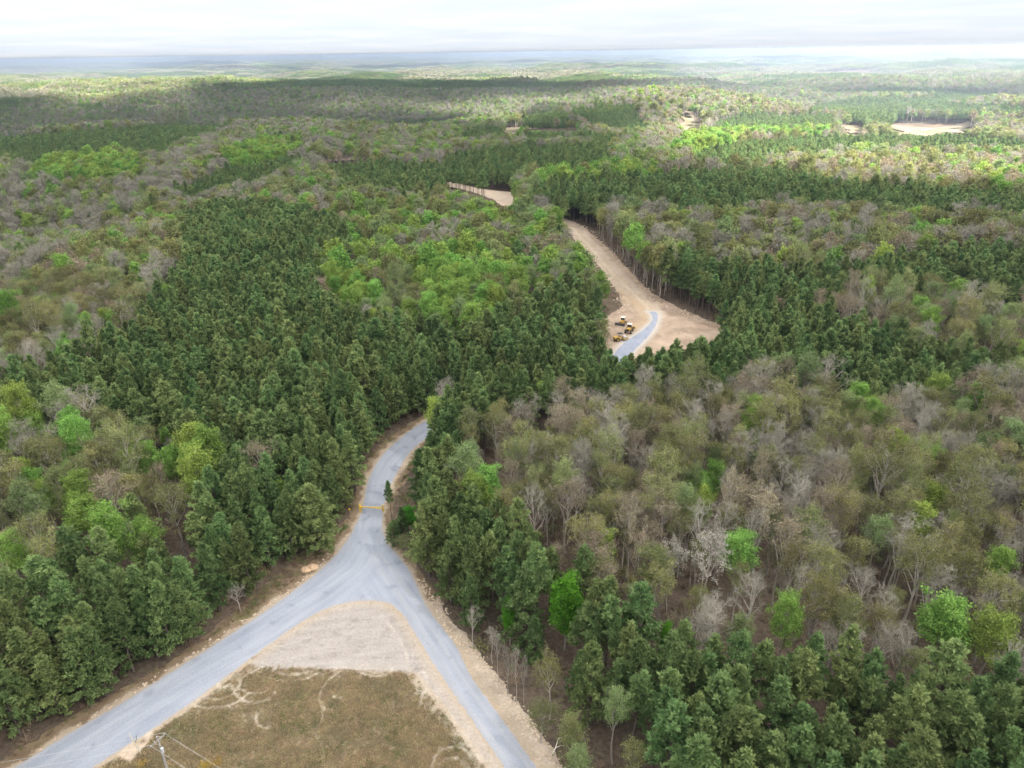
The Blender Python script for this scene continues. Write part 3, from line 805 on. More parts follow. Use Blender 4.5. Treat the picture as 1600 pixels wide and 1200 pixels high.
rest = ~single
rng = np.random.default_rng(5)
STUFF = {"pine": ("pine_forest", "dark green pines making up the rest of the plantations and belts"),
         "olive": ("hardwood_forest", "olive-leaved hardwoods filling the woods around the pine stands"),
         "rust": ("budding_forest", "pinkish brown budding trees scattered through the woods"),
         "bare": ("bare_forest", "leafless grey trees scattered through the hollows and woods"),
         "green": ("leafy_forest", "fresh bright green trees in clumps across the woods"),
         "soft": ("light_green_forest", "light green thinly leaved trees across the woods"),
         "pale": ("blossoming_forest", "whitish blossoming trees dotted through the woods")}
for ki, k in enumerate(kinds):
    if k not in STUFF: continue
    nm, lab = STUFF[k]
    m = rest & (TK == ki); ii = np.nonzero(m)[0]
    nearp = [t[2] for t in KIND[k]][:9]; farp = LOD[k]
    idx = np.where(TD[ii] > 850, len(nearp) + 4 + TV[ii] % 4, np.where(TD[ii] > 290, len(nearp) + TV[ii] % 4, TV[ii] % min(6, len(nearp))))
    if k == "pine": idx = np.where(TD[ii] <= 290, TV[ii] % 9, idx)
    wf = rng.uniform(.9, 1.15, len(ii))
    scl = np.column_stack([TS[ii] * wf, TS[ii] * wf, TS[ii]])
    scatter(nm, nm + "_form", nearp + farp, TX[ii], TY[ii], TZ[ii] - .1, rots(len(ii), rng, .03), scl, idx, lab, "forest")

# ------------------------------------------------------------------ far woods: patches of canopy
def patch(seed, mix, n=38, half=20.0, Ht=15.0, conif=False):
    rng = np.random.default_rng(seed)
    mb = MB(); names = [a for a, b in mix]; pr = np.cumsum([b for a, b in mix]); pr = pr / pr[-1]
    g = int(math.sqrt(n)) + 1
    for i in range(g):
        for j in range(g):
            cx = (i + .5 + rng.normal() * .25) / g * 2 * half - half; cy = (j + .5 + rng.normal() * .25) / g * 2 * half - half
            k = names[int(np.searchsorted(pr, rng.random()))]
            h = Ht * rng.uniform(.8, 1.2); R = rng.uniform(2.8, 4.2)
            q = 26
            v = unit(rng.normal(size=(q, 3))); v[:, 2] = np.abs(v[:, 2])
            if k == "pine":
                t = rng.random(q) ** .7; an = rng.uniform(0, 2 * PI, q)
                C = np.column_stack([cx + np.cos(an) * (1 - t) * 2.7, cy + np.sin(an) * (1 - t) * 2.7, h * (.45 + .55 * t)])
            else:
                C = np.column_stack([cx + v[:, 0] * R, cy + v[:, 1] * R, h * .58 + v[:, 2] * h * .42])
            D = rng.normal(size=(q, 3)) + v * .6
            ton = np.clip(rng.normal(.45, .12) + rng.normal(0, .15, q), 0, 1)
            mb.quads(kites(C - unit(D) * .9, D, rng.uniform(1.6, 2.8, q), rng.uniform(.5, .9, q), rng), names.index(k), ton)
            mb.quads(strips(np.array([[cx, cy, -4.0]]), np.array([[cx, cy, h * .75]]), .2, rng), len(names))
    return mb.mesh("canopy_patch", [MT[a] if a != "bare" else MT["grey_twig"] for a in names] + [MT["bark"]])
FP = [patch(900 + i, [("pine", .96), ("olive", .04)]) for i in range(3)] + \
     [patch(910 + i, [("bare", .45), ("olive", .25), ("rust", .15), ("soft", .15)]) for i in range(3)] + \
     [patch(920 + i, [("olive", .4), ("soft", .25), ("bare", .2), ("green", .1), ("pine", .05)]) for i in range(3)] + \
     [patch(930 + i, [("soft", .4), ("green", .3), ("bare", .2), ("olive", .1)]) for i in range(2)]
X, Y, S = [], [], []
for sp, a, b, sc in ((31, RFAR - 30, 5200, 1.0), (58, 5200, 11000, 1.9), (140, 11000, 27000, 4.4)):
    x, y = candidates(sp, a, b, int(sp), 42, .5)
    k = np.hypot(x, y) > a
    x, y = x[k], y[k]
    X.append(x); Y.append(y); S.append(np.full(len(x), sc))
X, Y, S = map(np.concatenate, (X, Y, S))
zz = hgt(X, Y)
zc = zone_of(X, Y, zz)
px, py, _ = project(X, Y, zz)
n1 = fbm(X / 900, Y / 520, 71, 3); n2 = fbm(X / 700, Y / 700, 73, 2); u = rng.random(len(X))
typ = np.where(n1 > .3, 0, np.where(n2 > .2, 2, np.where(n2 < -.38, 3, 1)))
typ = np.where(zc == "P", 0, typ)
idx = np.select([typ == 0, typ == 1, typ == 2], [rng.integers(0, 3, len(X)), 3 + rng.integers(0, 3, len(X)), 6 + rng.integers(0, 3, len(X))], 9 + rng.integers(0, 2, len(X)))
fields = (fbm(X / 600, Y / 330, 79, 2) > .62) & (np.hypot(X, Y) > 3600)
for poly in CLEAR_V: fields |= pip(px, py, poly) & near_poly(poly, X, Y)
k = ~fields
vs = np.where(S > 3, 1.5, np.where(S > 1.5, 1.15, 1.0)) * rng.uniform(.85, 1.15, len(X))
scatter("distant_woods", "distant_woods_form", FP, X[k], Y[k], zz[k], np.column_stack([np.zeros(k.sum()), np.zeros(k.sum()), rng.uniform(0, 6.28, k.sum())]), np.column_stack([S, S, vs])[k], idx[k],
        "far-off woods of bare, olive and pine blocks fading into haze towards the horizon", "forest")
print("patches", k.sum())

# ------------------------------------------------------------------ ground sheet
def build_ground():
    nr, na = 330, 420
    rr = np.concatenate([[0.0], 20 * (33000 / 20) ** (np.linspace(0, 1, nr))])
    # finer angles ahead
    a = np.linspace(-1, 1, na, endpoint=False)
    ang = PI * (0.45 * a + .55 * a ** 3)
    R_, A_ = np.meshgrid(rr[1:], ang, indexing="ij")
    x = np.concatenate([[0], (R_ * np.sin(A_)).ravel()]); y = np.concatenate([[0], (R_ * np.cos(A_)).ravel()])
    z = hgt(x, y)
    V = np.column_stack([x, y, z])
    i, j = np.meshgrid(np.arange(nr - 1), np.arange(na), indexing="ij")
    j2 = (j + 1) % na
    Q = np.stack([1 + i * na + j, 1 + i * na + j2, 1 + (i + 1) * na + j2, 1 + (i + 1) * na + j], -1).reshape(-1, 4)
    j = np.arange(na)
    T = np.stack([np.zeros(na, int), 1 + (j + 1) % na, 1 + j], 1)
    me = bpy.data.meshes.new("ground")
    me.from_pydata(V.tolist(), [], [tuple(q) for q in Q[:, ::-1].tolist()] + [tuple(t) for t in T[:, ::1].tolist()])
    me.polygons.foreach_set("use_smooth", np.ones(len(me.polygons), bool))
    bm = bmesh.new(); bm.from_mesh(me); bmesh.ops.recalc_face_normals(bm, faces=bm.faces)
    if bm.faces[100].normal.z < 0: bmesh.ops.reverse_faces(bm, faces=bm.faces)
    bm.to_mesh(me); bm.free()
    m, nt, out = mat("forest_floor")
    L = nt.links.new
    tc = N(nt, "ShaderNodeTexCoord")
    n1 = N(nt, "ShaderNodeTexNoise"); n1.inputs["Scale"].default_value = .03; n1.inputs["Detail"].default_value = 8; n1.inputs["Roughness"].default_value = .65
    n2 = N(nt, "ShaderNodeTexNoise"); n2.inputs["Scale"].default_value = 1.3; n2.inputs["Detail"].default_value = 5; n2.inputs["Roughness"].default_value = .7
    n3 = N(nt, "ShaderNodeTexNoise"); n3.inputs["Scale"].default_value = .0025; n3.inputs["Detail"].default_value = 5
    for q in (n1, n2, n3): L(tc.outputs["Object"], q.inputs["Vector"])
    r1 = N(nt, "ShaderNodeValToRGB")
    r1.color_ramp.elements[0].position = .3; r1.color_ramp.elements[0].color = (.07, .052, .04, 1)
    r1.color_ramp.elements[1].position = .7; r1.color_ramp.elements[1].color = (.18, .145, .115, 1)
    e = r1.color_ramp.elements.new(.5); e.color = (.12, .093, .072, 1)
    L(n2.outputs["Fac"], r1.inputs[0])
    r2 = N(nt, "ShaderNodeValToRGB")
    r2.color_ramp.elements[0].position = .35; r2.color_ramp.elements[0].color = (.6, .62, .6, 1)
    r2.color_ramp.elements[1].position = .68; r2.color_ramp.elements[1].color = (1.15, 1.1, 1.05, 1)
    L(n1.outputs["Fac"], r2.inputs[0])
    mu = N(nt, "ShaderNodeMix", data_type="RGBA", blend_type="MULTIPLY"); mu.inputs[0].default_value = 1
    L(r1.outputs[0], mu.inputs[6]); L(r2.outputs[0], mu.inputs[7])
    # green undergrowth patches
    mg = N(nt, "ShaderNodeMix", data_type="RGBA"); mg.inputs[7].default_value = (.07, .085, .03, 1)
    rg = N(nt, "ShaderNodeMapRange"); rg.inputs[1].default_value = .56; rg.inputs[2].default_value = .68; rg.inputs[4].default_value = .6
    L(n3.outputs["Fac"], rg.inputs[0]); L(rg.outputs[0], mg.inputs[0]); L(mu.outputs[2], mg.inputs[6])
    b = N(nt, "ShaderNodeBsdfDiffuse"); L(mg.outputs[2], b.inputs[0]); L(b.outputs[0], out.inputs[0])
    me.materials.append(m)
    o = bpy.data.objects.new("ground", me); COL.objects.link(o)
    tag(o, "brown leaf-littered ground under the woods, rolling away to the horizon", "ground", kind="structure")
build_ground()

# ------------------------------------------------------------------ sheets with worn, painted-in soil colours
def ragged(poly, step, amp, seed, z=0.0, px=True, wl=2.0):
    W = P(poly, z) if px else np.asarray(poly)
    # corner smoothing
    for _ in range(2 if px else 0):
        nx = np.roll(W, -1, 0)
        W = np.stack([W * .75 + nx * .25, W * .25 + nx * .75], 1).reshape(-1, 2)
    out = []
    for p, q in zip(W, np.roll(W, -1, 0)):
        n = max(1, int(np.linalg.norm(q - p) / step))
        for i in range(n): out.append(p + (q - p) * i / n)
    out = np.array(out)
    out[:, 0] += amp * fbm(out[:, 0] / wl, out[:, 1] / wl, seed, 3); out[:, 1] += amp * fbm(out[:, 0] / wl + 40, out[:, 1] / wl, seed + 7, 3)
    return out

def sheet(name, outline, dz, sp, colfn, material, label, cat="ground", kind="structure"):
    x0, y0 = outline.min(0); x1, y1 = outline.max(0)
    gx, gy = np.meshgrid(np.arange(x0, x1, sp), np.arange(y0, y1, sp))
    gx = gx.ravel() + RNG.uniform(-.3, .3, gx.size) * sp; gy = gy.ravel() + RNG.uniform(-.3, .3, gy.size) * sp
    ins = pip(gx, gy, outline)
    pts = [Vector((a, b)) for a, b in outline] + [Vector((a, b)) for a, b in zip(gx[ins], gy[ins])]
    r = geometry.delaunay_2d_cdt(pts, [], [list(range(len(outline)))], 1, 1e-4)
    v = np.array([tuple(p) for p in r[0]])
    z = hgt(v[:, 0], v[:, 1]) + dz
    me = bpy.data.meshes.new(name)
    me.from_pydata(np.column_stack([v, z]).tolist(), [], r[2])
    c = colfn(v[:, 0], v[:, 1]) * .86
    a = me.color_attributes.new("col", "FLOAT_COLOR", "POINT")
    a.data.foreach_set("color", np.column_stack([np.clip(c, 0, 1), np.ones(len(v))]).astype(np.float32).ravel())
    bm = bmesh.new(); bm.from_mesh(me)
    for f in bm.faces:
        f.normal_update()
        if f.normal.z < 0: f.normal_flip()
    bm.to_mesh(me); bm.free()
    me.materials.append(material)
    o = bpy.data.objects.new(name, me); COL.objects.link(o)
    tag(o, label, cat, kind=kind)
    return o

def lerp(a, b, t):
    t = np.clip(t, 0, 1)[:, None]
    return np.asarray(a) * (1 - t) + np.asarray(b) * t

CL_L = P([(-20, 1262), (80, 1200), (250, 1092), (400, 1002), (500, 935), (560, 890), (583, 850)])
CL_T = P([(583, 860), (580, 830), (583, 795), (594, 752), (612, 720), (650, 680), (700, 648)])
CL_R = P([(590, 870), (622, 915), (650, 955), (690, 1020), (722, 1075), (770, 1140), (815, 1200), (838, 1235)])
gravel_poly_w = P(GRAVEL)
def gravel_col(x, y):
    tone = np.zeros(len(x)); ws = np.zeros(len(x)); track = np.zeros(len(x))
    for k, line in enumerate((CL_L, CL_T, CL_R)):
        d, s, sd = polydist(x, y, line)
        w = 1 / (d + .6) ** 3
        t = fbm(s / 16, sd / .8, 200 + k, 3) * .55 + fbm(s / 6, sd / 2.2, 210 + k, 2) * .3
        if k == 2: tr_ = np.exp(-((np.abs(sd) - .95) / .42) ** 2) * (.7 + .3 * fbm(s / 9, sd, 3, 2))
        else: tr_ = .25 * np.exp(-((np.abs(sd) - 1.1) / .5) ** 2)
        tone += w * t; track += w * tr_; ws += w
    tone /= ws; track /= ws
    blot = smooth(.45, .75, fbm(x / 3.2, y / 3.2, 230, 3))
    base = lerp((.25, .272, .318), (.345, .365, .41), .5 + .95 * tone)
    base = lerp(base, (.36, .36, .365), .75 * track)
    base = lerp(base, (.195, .215, .26), .55 * blot)
    e, _, _ = polydist(x, y, np.vstack([gravel_poly_w, gravel_poly_w[:1]]))
    base = lerp(base, (.35, .32, .28), .6 * (1 - smooth(.1, .75, e)) * (.6 + .4 * fbm(x / 2, y / 2, 5, 2)))
    return base
def arc(cx, cy, rx, ry, a0, a1, n=14):
    return [(cx + rx * math.cos(math.radians(a0 + (a1 - a0) * i / n)), cy + ry * math.sin(math.radians(a0 + (a1 - a0) * i / n))) for i in range(n + 1)]
RUTS = [arc(335, 1064, 41, 29, -10, 165), arc(330, 1070, 62, 36, 20, 120), arc(398, 1066, 36, 32, 10, 165), arc(398, 1062, 30, 22, 25, 150), arc(352, 1058, 18, 16, 60, 330),
        arc(412, 1120, 12, 17, 100, 200), arc(414, 1128, 11, 10, 40, 120),
        [(532, 1048), (508, 1066), (499, 1085), (500, 1100), (505, 1108), (520, 1109)], [(505, 1105), (504, 1125)], arc(530, 1080, 12, 10, 60, 160),
        arc(586, 1044, 26, 13, 10, 170), arc(586, 1043, 20, 8, 15, 165), arc(659, 1066, 9, 17, 0, 350), [(662, 1082), (655, 1102)], [(652, 1080), (642, 1088)],
        arc(450, 1030, 60, 34, 40, 120), arc(455, 1030, 45, 24, 50, 130),
        arc(708, 1203, 34, 36, 195, 350), arc(706, 1206, 22, 22, 190, 345), [(676, 1190), (677, 1215)],
        [(200, 1165), (230, 1150), (236, 1142)], [(410, 1042), (375, 1060), (330, 1084)], [(640, 1048), (632, 1010), (612, 980), (595, 962)]]
def curve_(r):
    W = P(r)
    for _ in range(3):
        a, b = W[:-1], W[1:]
        W = np.vstack([W[:1], np.stack([a * .75 + b * .25, a * .25 + b * .75], 1).reshape(-1, 2), W[-1:]])
    return W
RUTS_W = [curve_(r) for r in RUTS]
FIELD_W = P(FIELD)
SHOULDER_W = np.vstack([gravel_poly_w, gravel_poly_w[:1]])
RSIDE = P([(640, 888), (690, 960), (740, 1015), (790, 1075), (830, 1130), (880, 1210), (900, 1250)])
TRI = P([(596, 938), (560, 937), (520, 944), (440, 992), (385, 1036), (415, 1050), (470, 1045), (560, 1049), (650, 1052), (700, 1110), (740, 1165), (795, 1245), (815, 1235), (760, 1158), (690, 1058), (634, 966)])
BLOTCH = P([(185, 1180), (205, 1155), (232, 1140), (240, 1150), (225, 1170), (200, 1195)])
def cleared_col(x, y):
    n = fbm(x / 3, y / 3, 250, 4); n2 = fbm(x / 9, y / 9, 251, 3); n3 = fbm(x / .9, y / .9, 252, 2)
    # brown dry verge
    c = lerp((.15, .105, .065), (.27, .2, .13), .5 + .6 * n)
    c = lerp(c, (.13, .125, .05), smooth(.2, .55, n2) * .7)
    d, s, sd = polydist(x, y, SHOULDER_W)
    # tan shoulder of the gravel, wider on the right of the lower road
    dr, sr, sdr = polydist(x, y, CL_R)
    dl = polydist(x, y, CL_L)[0]
    wide = np.where((sdr < 0) & (sr > 9) & (dr < dl), np.clip(2.5 + (sr - 9) * .25, 2.5, 4.6) + .8 * n2, np.clip(.8 + .9 * n + .6 * n2, .15, 2.2))
    wide = np.where((sdr >= 0) & (sr > 18) & (dr < dl), 4.4, wide)
    tan = 1 - smooth(wide * .8, wide * 1.15 + .15, d + .35 * n3)
    soil = lerp((.33, .265, .195), (.44, .37, .295), .5 + .7 * fbm(x / 2.2, y / 2.2, 253, 4))
    left = smooth(2, -6, x + 8) * (d < 3)
    soil = lerp(soil, (.37, .29, .205), .6 * (1 - smooth(.5, 2.0, d)))
    c = lerp(c, soil, tan)
    # pale graded triangle
    t = pip(x, y, TRI).astype(float)
    streak = .6 * fbm(x / 9 + n * .3, (y + .02 * x * x * .1) / 1.1, 254, 4) + .4 * fbm(x / 3, y / 3, 264, 4)
    pale = lerp((.27, .238, .21), (.4, .36, .325), .5 + .6 * streak)
    pale = lerp(pale, (.2, .18, .165), .55 * smooth(.3, .6, fbm(x / 2.4, y / 1.3, 255, 3)))
    pale = lerp(pale, (.41, .335, .255), .6 * (1 - smooth(.6, 2.6, d)))
    inner = np.clip(t, 0, 1)
    dt, _, _ = polydist(x, y, np.vstack([TRI, TRI[:1]]))
    c = lerp(c, pale, inner * smooth(0, .5, dt + .3 * n3) * 1.0)
    # grass field
    f = pip(x, y, FIELD_W).astype(float)
    df, _, _ = polydist(x, y, np.vstack([FIELD_W, FIELD_W[:1]]))
    fm = np.clip(f * smooth(-.3, 2.8, df + .8 * n3 + 1.1 * n), 0, 1)
    g = lerp((.2, .16, .105), (.31, .245, .165), .5 + .65 * fbm(x / 2.4, y / 2.4, 256, 4))
    g = lerp(g, (.29, .215, .14), .6 * smooth(.1, .5, fbm(x / 7, y / 7, 257, 3)))
    g = lerp(g, (.15, .14, .075), .45 * smooth(.08, .5, fbm(x / 5.5, y / 4, 258, 3)))
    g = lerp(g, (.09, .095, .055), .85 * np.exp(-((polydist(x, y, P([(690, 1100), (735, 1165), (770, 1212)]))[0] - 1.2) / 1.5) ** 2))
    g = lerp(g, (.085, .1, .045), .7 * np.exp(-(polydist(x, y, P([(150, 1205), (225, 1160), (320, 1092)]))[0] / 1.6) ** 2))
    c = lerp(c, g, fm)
    for k, r in enumerate(RUTS_W):
        dd, ss, _ = polydist(x, y, r)
        a = np.exp(-(dd / (.15 + .05 * (k % 3))) ** 2) * (.5 + .75 * fbm(ss / 2.5 + k, dd, 260, 2))
        a += .35 * np.exp(-((dd - .9) / .25) ** 2) * (k % 2)
        c = lerp(c, (.5, .44, .37), .95 * np.clip(a, 0, 1))
    b = pip(x, y, BLOTCH); c = lerp(c, (.5, .4, .3), b * smooth(-.35, .1, n + .2) * .95)
    return c
MT["soil"] = vcol_mat("soil", (2.2, 14.0), .28, .5)
MT["gravel"] = vcol_mat("gravel", (4.0, 22.0), .2, .4)
sheet("cleared_ground", ragged(CLEARED, 1.0, .9, 300), .004, .42, cleared_col, MT["soil"], "cleared ground of pale soil, brown verge and rutted dry grass around the gravel road")
sheet("gravel_road", ragged(GRAVEL, .4, .2, 301, wl=1.1), .009, .36, gravel_col, MT["gravel"], "pale blue-grey gravel road forking around the graded triangle", "road")

ROAD2 = P([(872, 340), (888, 350), (905, 368), (930, 395), (955, 425), (985, 455), (1010, 478), (1020, 492)])
EDGE2 = P([(966, 455), (990, 470), (1006, 487), (1008, 500), (985, 515)])
G2W = P(GRAV2)
def clr2_col(x, y):
    n = fbm(x / 8, y / 8, 270, 4); n3 = fbm(x / 2.5, y / 2.5, 271, 3)
    c = lerp((.28, .2, .14), (.43, .33, .245), .5 + .7 * n + .35 * n3)
    d, s, sd = polydist(x, y, ROAD2)
    a = np.exp(-((d) / 4.2) ** 4)
    c = lerp(c, lerp((.42, .32, .225), (.52, .43, .335), .5 + .9 * fbm(s / 16, sd / .9, 272, 4)), a)
    tr2 = np.exp(-((np.abs(sd) - 1.7) / .55) ** 2) * (.6 + .5 * fbm(s / 12, sd, 278, 2))
    c = lerp(c, (.25, .185, .13), .55 * np.clip(tr2, 0, 1))
    tr3 = np.exp(-((np.abs(sd + 7 + 2 * fbm(s / 30, s * 0, 279, 2)) - 1.2) / .5) ** 2)
    c = lerp(c, (.22, .165, .12), .5 * np.clip(tr3, 0, 1) * (s > 60))
    c = lerp(c, (.5, .43, .35), .5 * np.exp(-((np.abs(sd) - 4.6) / .6) ** 2))
    e, _, sd2 = polydist(x, y, EDGE2)
    c = lerp(c, (.4, .295, .185), .8 * np.exp(-(e / 2.5) ** 2))
    c = lerp(c, (.2, .15, .11), .55 * smooth(.3, .6, fbm(x / 4, y / 9, 273, 3)) * (1 - a))
    dg, _, _ = polydist(x, y, np.vstack([G2W, G2W[:1]]))
    c = lerp(c, (.46, .43, .385), .8 * (1 - smooth(.6, 2.4, dg)))
    return c
sheet("dirt_clearing", ragged(CLR2, 1.5, 1.2, 310, wl=5), .03, 1.0, clr2_col, MT["soil"], "bare tan earth clearing with a graded dirt road climbing away between the woods")
def g2c(x, y):
    return lerp((.23, .255, .31), (.32, .34, .395), .5 + .6 * fbm(x / 2, y / 5, 275, 3))
sheet("gravel_track", ragged(GRAV2, .8, .2, 311, wl=2), .05, .8, g2c, MT["gravel"], "short stretch of pale gravel road curving past the yellow machines", "road")
def far_c(x, y):
    c = lerp((.17, .13, .095), (.27, .215, .165), .5 + .7 * fbm(x / 8, y / 8, 276, 3))
    return .85 * lerp(c, (.13, .12, .06), .8 * smooth(-.15, .2, fbm(x / 40, y / 22, 277, 4)) * (np.hypot(x, y) > 800))
def drape(poly):
    # the polygon's own ground level, found along the ray through its centre
    c = np.mean(np.array(poly, float), 0)
    q = far_point(c[0], c[1])
    return P(poly, float(hgt(q[0], q[1])))
def road_c(x, y): return lerp((.38, .29, .21), (.5, .41, .32), .5 + .7 * fbm(x / 8, y / 8, 276, 3))
sheet("dirt_road", ragged(drape(FAR1), 3, 1.5, 320, px=False, wl=8), .35, 4, road_c, MT["soil"], "distant tan dirt road bending out of sight between dark pines", "road")
for i, poly in enumerate(FARS):
    sheet("bare_field", ragged(drape(poly), 6, 9, 330 + i, px=False, wl=26), 1.2, 12, far_c, MT["soil"],
          ["far sandy track beside the young pines on the ridge", "pale sand bank on the sunlit ridge, centre right", "small bare yard by a dark pond in the sunlit woods",
           "wide pale felled field in the sunlit woods at the right", "thin bare track behind the dark plantation"][i], "field")

# ------------------------------------------------------------------ small growth
def tuft_mesh(seed, n, h, w, spread, mt, lean=.5, name="grass_tuft"):
    rng = np.random.default_rng(seed); mb = MB()
    A = np.column_stack([rng.normal(size=(n, 2)) * spread, np.zeros(n)])
    D = np.column_stack([rng.normal(size=(n, 2)) * lean, np.ones(n)])
    mb.quads(kites(A, D, rng.uniform(.5, 1.1, n) * h, w, rng), 0, np.clip(rng.normal(.5, .22, n), 0, 1))
    return mb.mesh(name, [mt])
def bush_mesh(seed, n, h, R, leafk):
    rng = np.random.default_rng(seed); mb = MB()
    A = np.column_stack([rng.normal(size=(n, 2)) * R * .3, np.zeros(n)])
    B = A + np.column_stack([rng.normal(size=(n, 2)) * R * .5, rng.uniform(.45, 1, n) * h])
    mb.quads(strips(A, B, .025, rng), 1)
    for _ in range(3):
        C = A + (B - A) * rng.uniform(.4, 1, n)[:, None]
        E = C + unit(rng.normal(size=(n, 3)) + np.array([0, 0, .6])) * h * .35
        mb.quads(strips(C, E, .016, rng), 1)
        if leafk:
            mb.quads(kites(E, rng.normal(size=(n, 3)), .3, .09, rng), 0, np.clip(rng.normal(.5, .2, n), 0, 1))
    return mb.mesh("bush", [MT[leafk] if leafk else MT["brush"], MT["brush"]])

def polyscatter(poly, n, seed):
    rng = np.random.default_rng(seed); W = np.asarray(poly)
    x = rng.uniform(W[:, 0].min(), W[:, 0].max(), n); y = rng.uniform(W[:, 1].min(), W[:, 1].max(), n)
    k = pip(x, y, W)
    return x[k], y[k], rng

MT["olivegrass"] = leaf_mat("olive_grass_blades", (.22, .19, .105), (.47, .395, .245), .45, .3, .02)
grass = [tuft_mesh(600 + i, 16, .5, .035, .22, MT["grass"]) for i in range(2)] + [tuft_mesh(604 + i, 16, .42, .035, .22, MT["olivegrass"]) for i in range(2)] + [tuft_mesh(610 + i, 16, .4, .04, .22, MT["greengrass"]) for i in range(2)]
x, y, rng = polyscatter(FIELD_W, 42000, 620)
ok = fbm(x / 3, y / 3, 621, 3) > -.8
for r in RUTS_W: ok &= polydist(x, y, r)[0] > .24
edge, _, _ = polydist(x, y, np.vstack([FIELD_W, FIELD_W[:1]])); ok &= edge > .3
ok &= rng.random(len(x)) < .25 + .75 * smooth(.2, 3.2, edge + .9 * fbm(x / 2, y / 2, 622, 3))
ok &= ~pip(x, y, BLOTCH)
gp = P(GRAVEL); ok &= ~pip(x, y, gp)
x, y = x[ok], y[ok]
gr = smooth(.05, .4, fbm(x / 5.5, y / 4, 258, 3)) > rng.random(len(x))
tn = .5 + .6 * fbm(x / 3.2, y / 3.2, 259, 4) + .35 * fbm(x / 9, y / 9, 257, 2)
idx = np.where(gr & (rng.random(len(x)) < .3), 4 + rng.integers(0, 2, len(x)), np.where(rng.random(len(x)) < tn, rng.integers(0, 2, len(x)), 2 + rng.integers(0, 2, len(x))))
s = rng.uniform(.45, 1.0, len(x)) * (1 + .4 * np.clip(fbm(x / 7, y / 7, 257, 3), -1, 1))
scatter("dry_grass", "dry_grass_form", grass, x, y, np.zeros(len(x)), rots(len(x), rng, .12), np.column_stack([s, s, s]), idx, "dry tan and olive grass growing on the rutted field below the graded triangle", "grass")

bushes = [bush_mesh(630 + i, 26, 1.3, .9, None) for i in range(3)] + [bush_mesh(640 + i, 26, 1.2, .9, "olive") for i in range(2)] + [bush_mesh(645, 26, 1.0, .9, "soft")]
VERGE = P(CLEARED)
x, y, rng = polyscatter(VERGE, 34000, 650)
d, _, _ = polydist(x, y, SHOULDER_W)
dr, sr, sdr = polydist(x, y, CL_R)
ok = ~pip(x, y, gp) & (d > 2.0) & ~pip(x, y, FIELD_W) & ~pip(x, y, TRI) & ~((dr < polydist(x, y, CL_L)[0]) & (((sdr < 0) & (sr > 9) & (d < 5.0 + fbm(x / 2, y / 2, 3, 2))) | ((sdr >= 0) & (sr > 16))))
ok &= fbm(x / 4, y / 4, 651, 3) > -.6
x, y = x[ok], y[ok]
s = rng.uniform(.3, .85, len(x)) * np.clip(.55 + .12 * (d[ok] - 2), .4, 1.15)
idx = np.where(rng.random(len(x)) < .72, rng.integers(0, 3, len(x)), 3 + rng.integers(0, 3, len(x)))
scatter("verge_brush", "verge_brush_form", bushes, x, y, np.zeros(len(x)), rots(len(x), rng, .1), np.column_stack([s, s, s * .9]), idx, "low brown brush and dry weeds on the verges between gravel road and trees", "brush")

# understory of saplings and brush in the hardwoods
x, y = candidates(3.4, 60, 420, 660, 44, .6)
z = hgt(x, y)
zc_ = zone_of(x, y, z)
rng = np.random.default_rng(661)
ok = clear_ok(x, y, z, np.full(len(x), .25), 2.0) & ((zc_ != "P") | (rng.random(len(x)) < np.where(polydist(x, y, np.vstack([_cw, _cw[:1]]))[0] < 11, .95, .16))) & (rng.random(len(x)) < .75)
x, y, z = x[ok], y[ok], z[ok]
s = rng.uniform(.6, 1.7, len(x))
idx = np.where((rng.random(len(x)) < .7) | (zc_[ok] == "V") | (zc_[ok] == "W"), rng.integers(0, 3, len(x)), 3 + rng.integers(0, 3, len(x)))
scatter("undergrowth", "undergrowth_form", bushes, x, y, z - .05, rots(len(x), rng, .1), np.column_stack([s, s, s * rng.uniform(.8, 1.3, len(x))]), idx, "twiggy brown undergrowth and saplings below the hardwoods", "undergrowth")

# clods and stones along the graded edge right of the lower road
def clod_mesh(seed):
    rng = np.random.default_rng(seed)
    bm = bmesh.new(); bmesh.ops.create_icosphere(bm, subdivisions=2, radius=.5)
    off = rng.uniform(0, 100)
    for v in bm.verts:
        f = 1 + .45 * float(fbm(v.co.x * 1.6 + off, v.co.y * 1.6 + v.co.z * 1.3, 5, 3)); v.co *= f; v.co.z *= .6
    me = bpy.data.meshes.new("clod"); bm.to_mesh(me); bm.free()
    a = me.color_attributes.new("col", "FLOAT_COLOR", "POINT")
    c = np.tile(np.array([.45, .36, .27, 1.0]), (len(me.vertices), 1)); a.data.foreach_set("color", c.astype(np.float32).ravel())
    me.materials.append(MT["soil"])
    return me
CLODS = [clod_mesh(670 + i) for i in range(4)]
rng = np.random.default_rng(675)
lin = P([(652, 905), (690, 955), (702, 985), (745, 1025), (770, 1060), (800, 1098), (835, 1140), (850, 1170), (880, 1215)])
cx, cy = [], []
for (ax, ay), (bx, by) in zip(lin[:-1], lin[1:]):
    n = int(math.hypot(bx - ax, by - ay) * 9); t = rng.random(n)
    cx.append(ax + (bx - ax) * t + rng.normal(0, .75, n)); cy.append(ay + (by - ay) * t + rng.normal(0, .6, n))
lin2 = P([(30, 1192), (120, 1136), (300, 1024), (400, 958), (480, 902), (545, 835)])
for (ax, ay), (bx, by) in zip(lin2[:-1], lin2[1:]):
    n = int(math.hypot(bx - ax, by - ay) * 2.5); t = rng.random(n)
    cx.append(ax + (bx - ax) * t + rng.normal(0, .3, n)); cy.append(ay + (by - ay) * t + rng.normal(0, .3, n))
lin3 = P([(910, 352), (935, 376), (965, 402), (990, 432), (1022, 468), (1076, 492), (1120, 508)]); lin4 = P([(888, 362), (907, 388), (926, 404), (944, 430), (966, 458), (976, 482), (950, 500), (945, 520)])
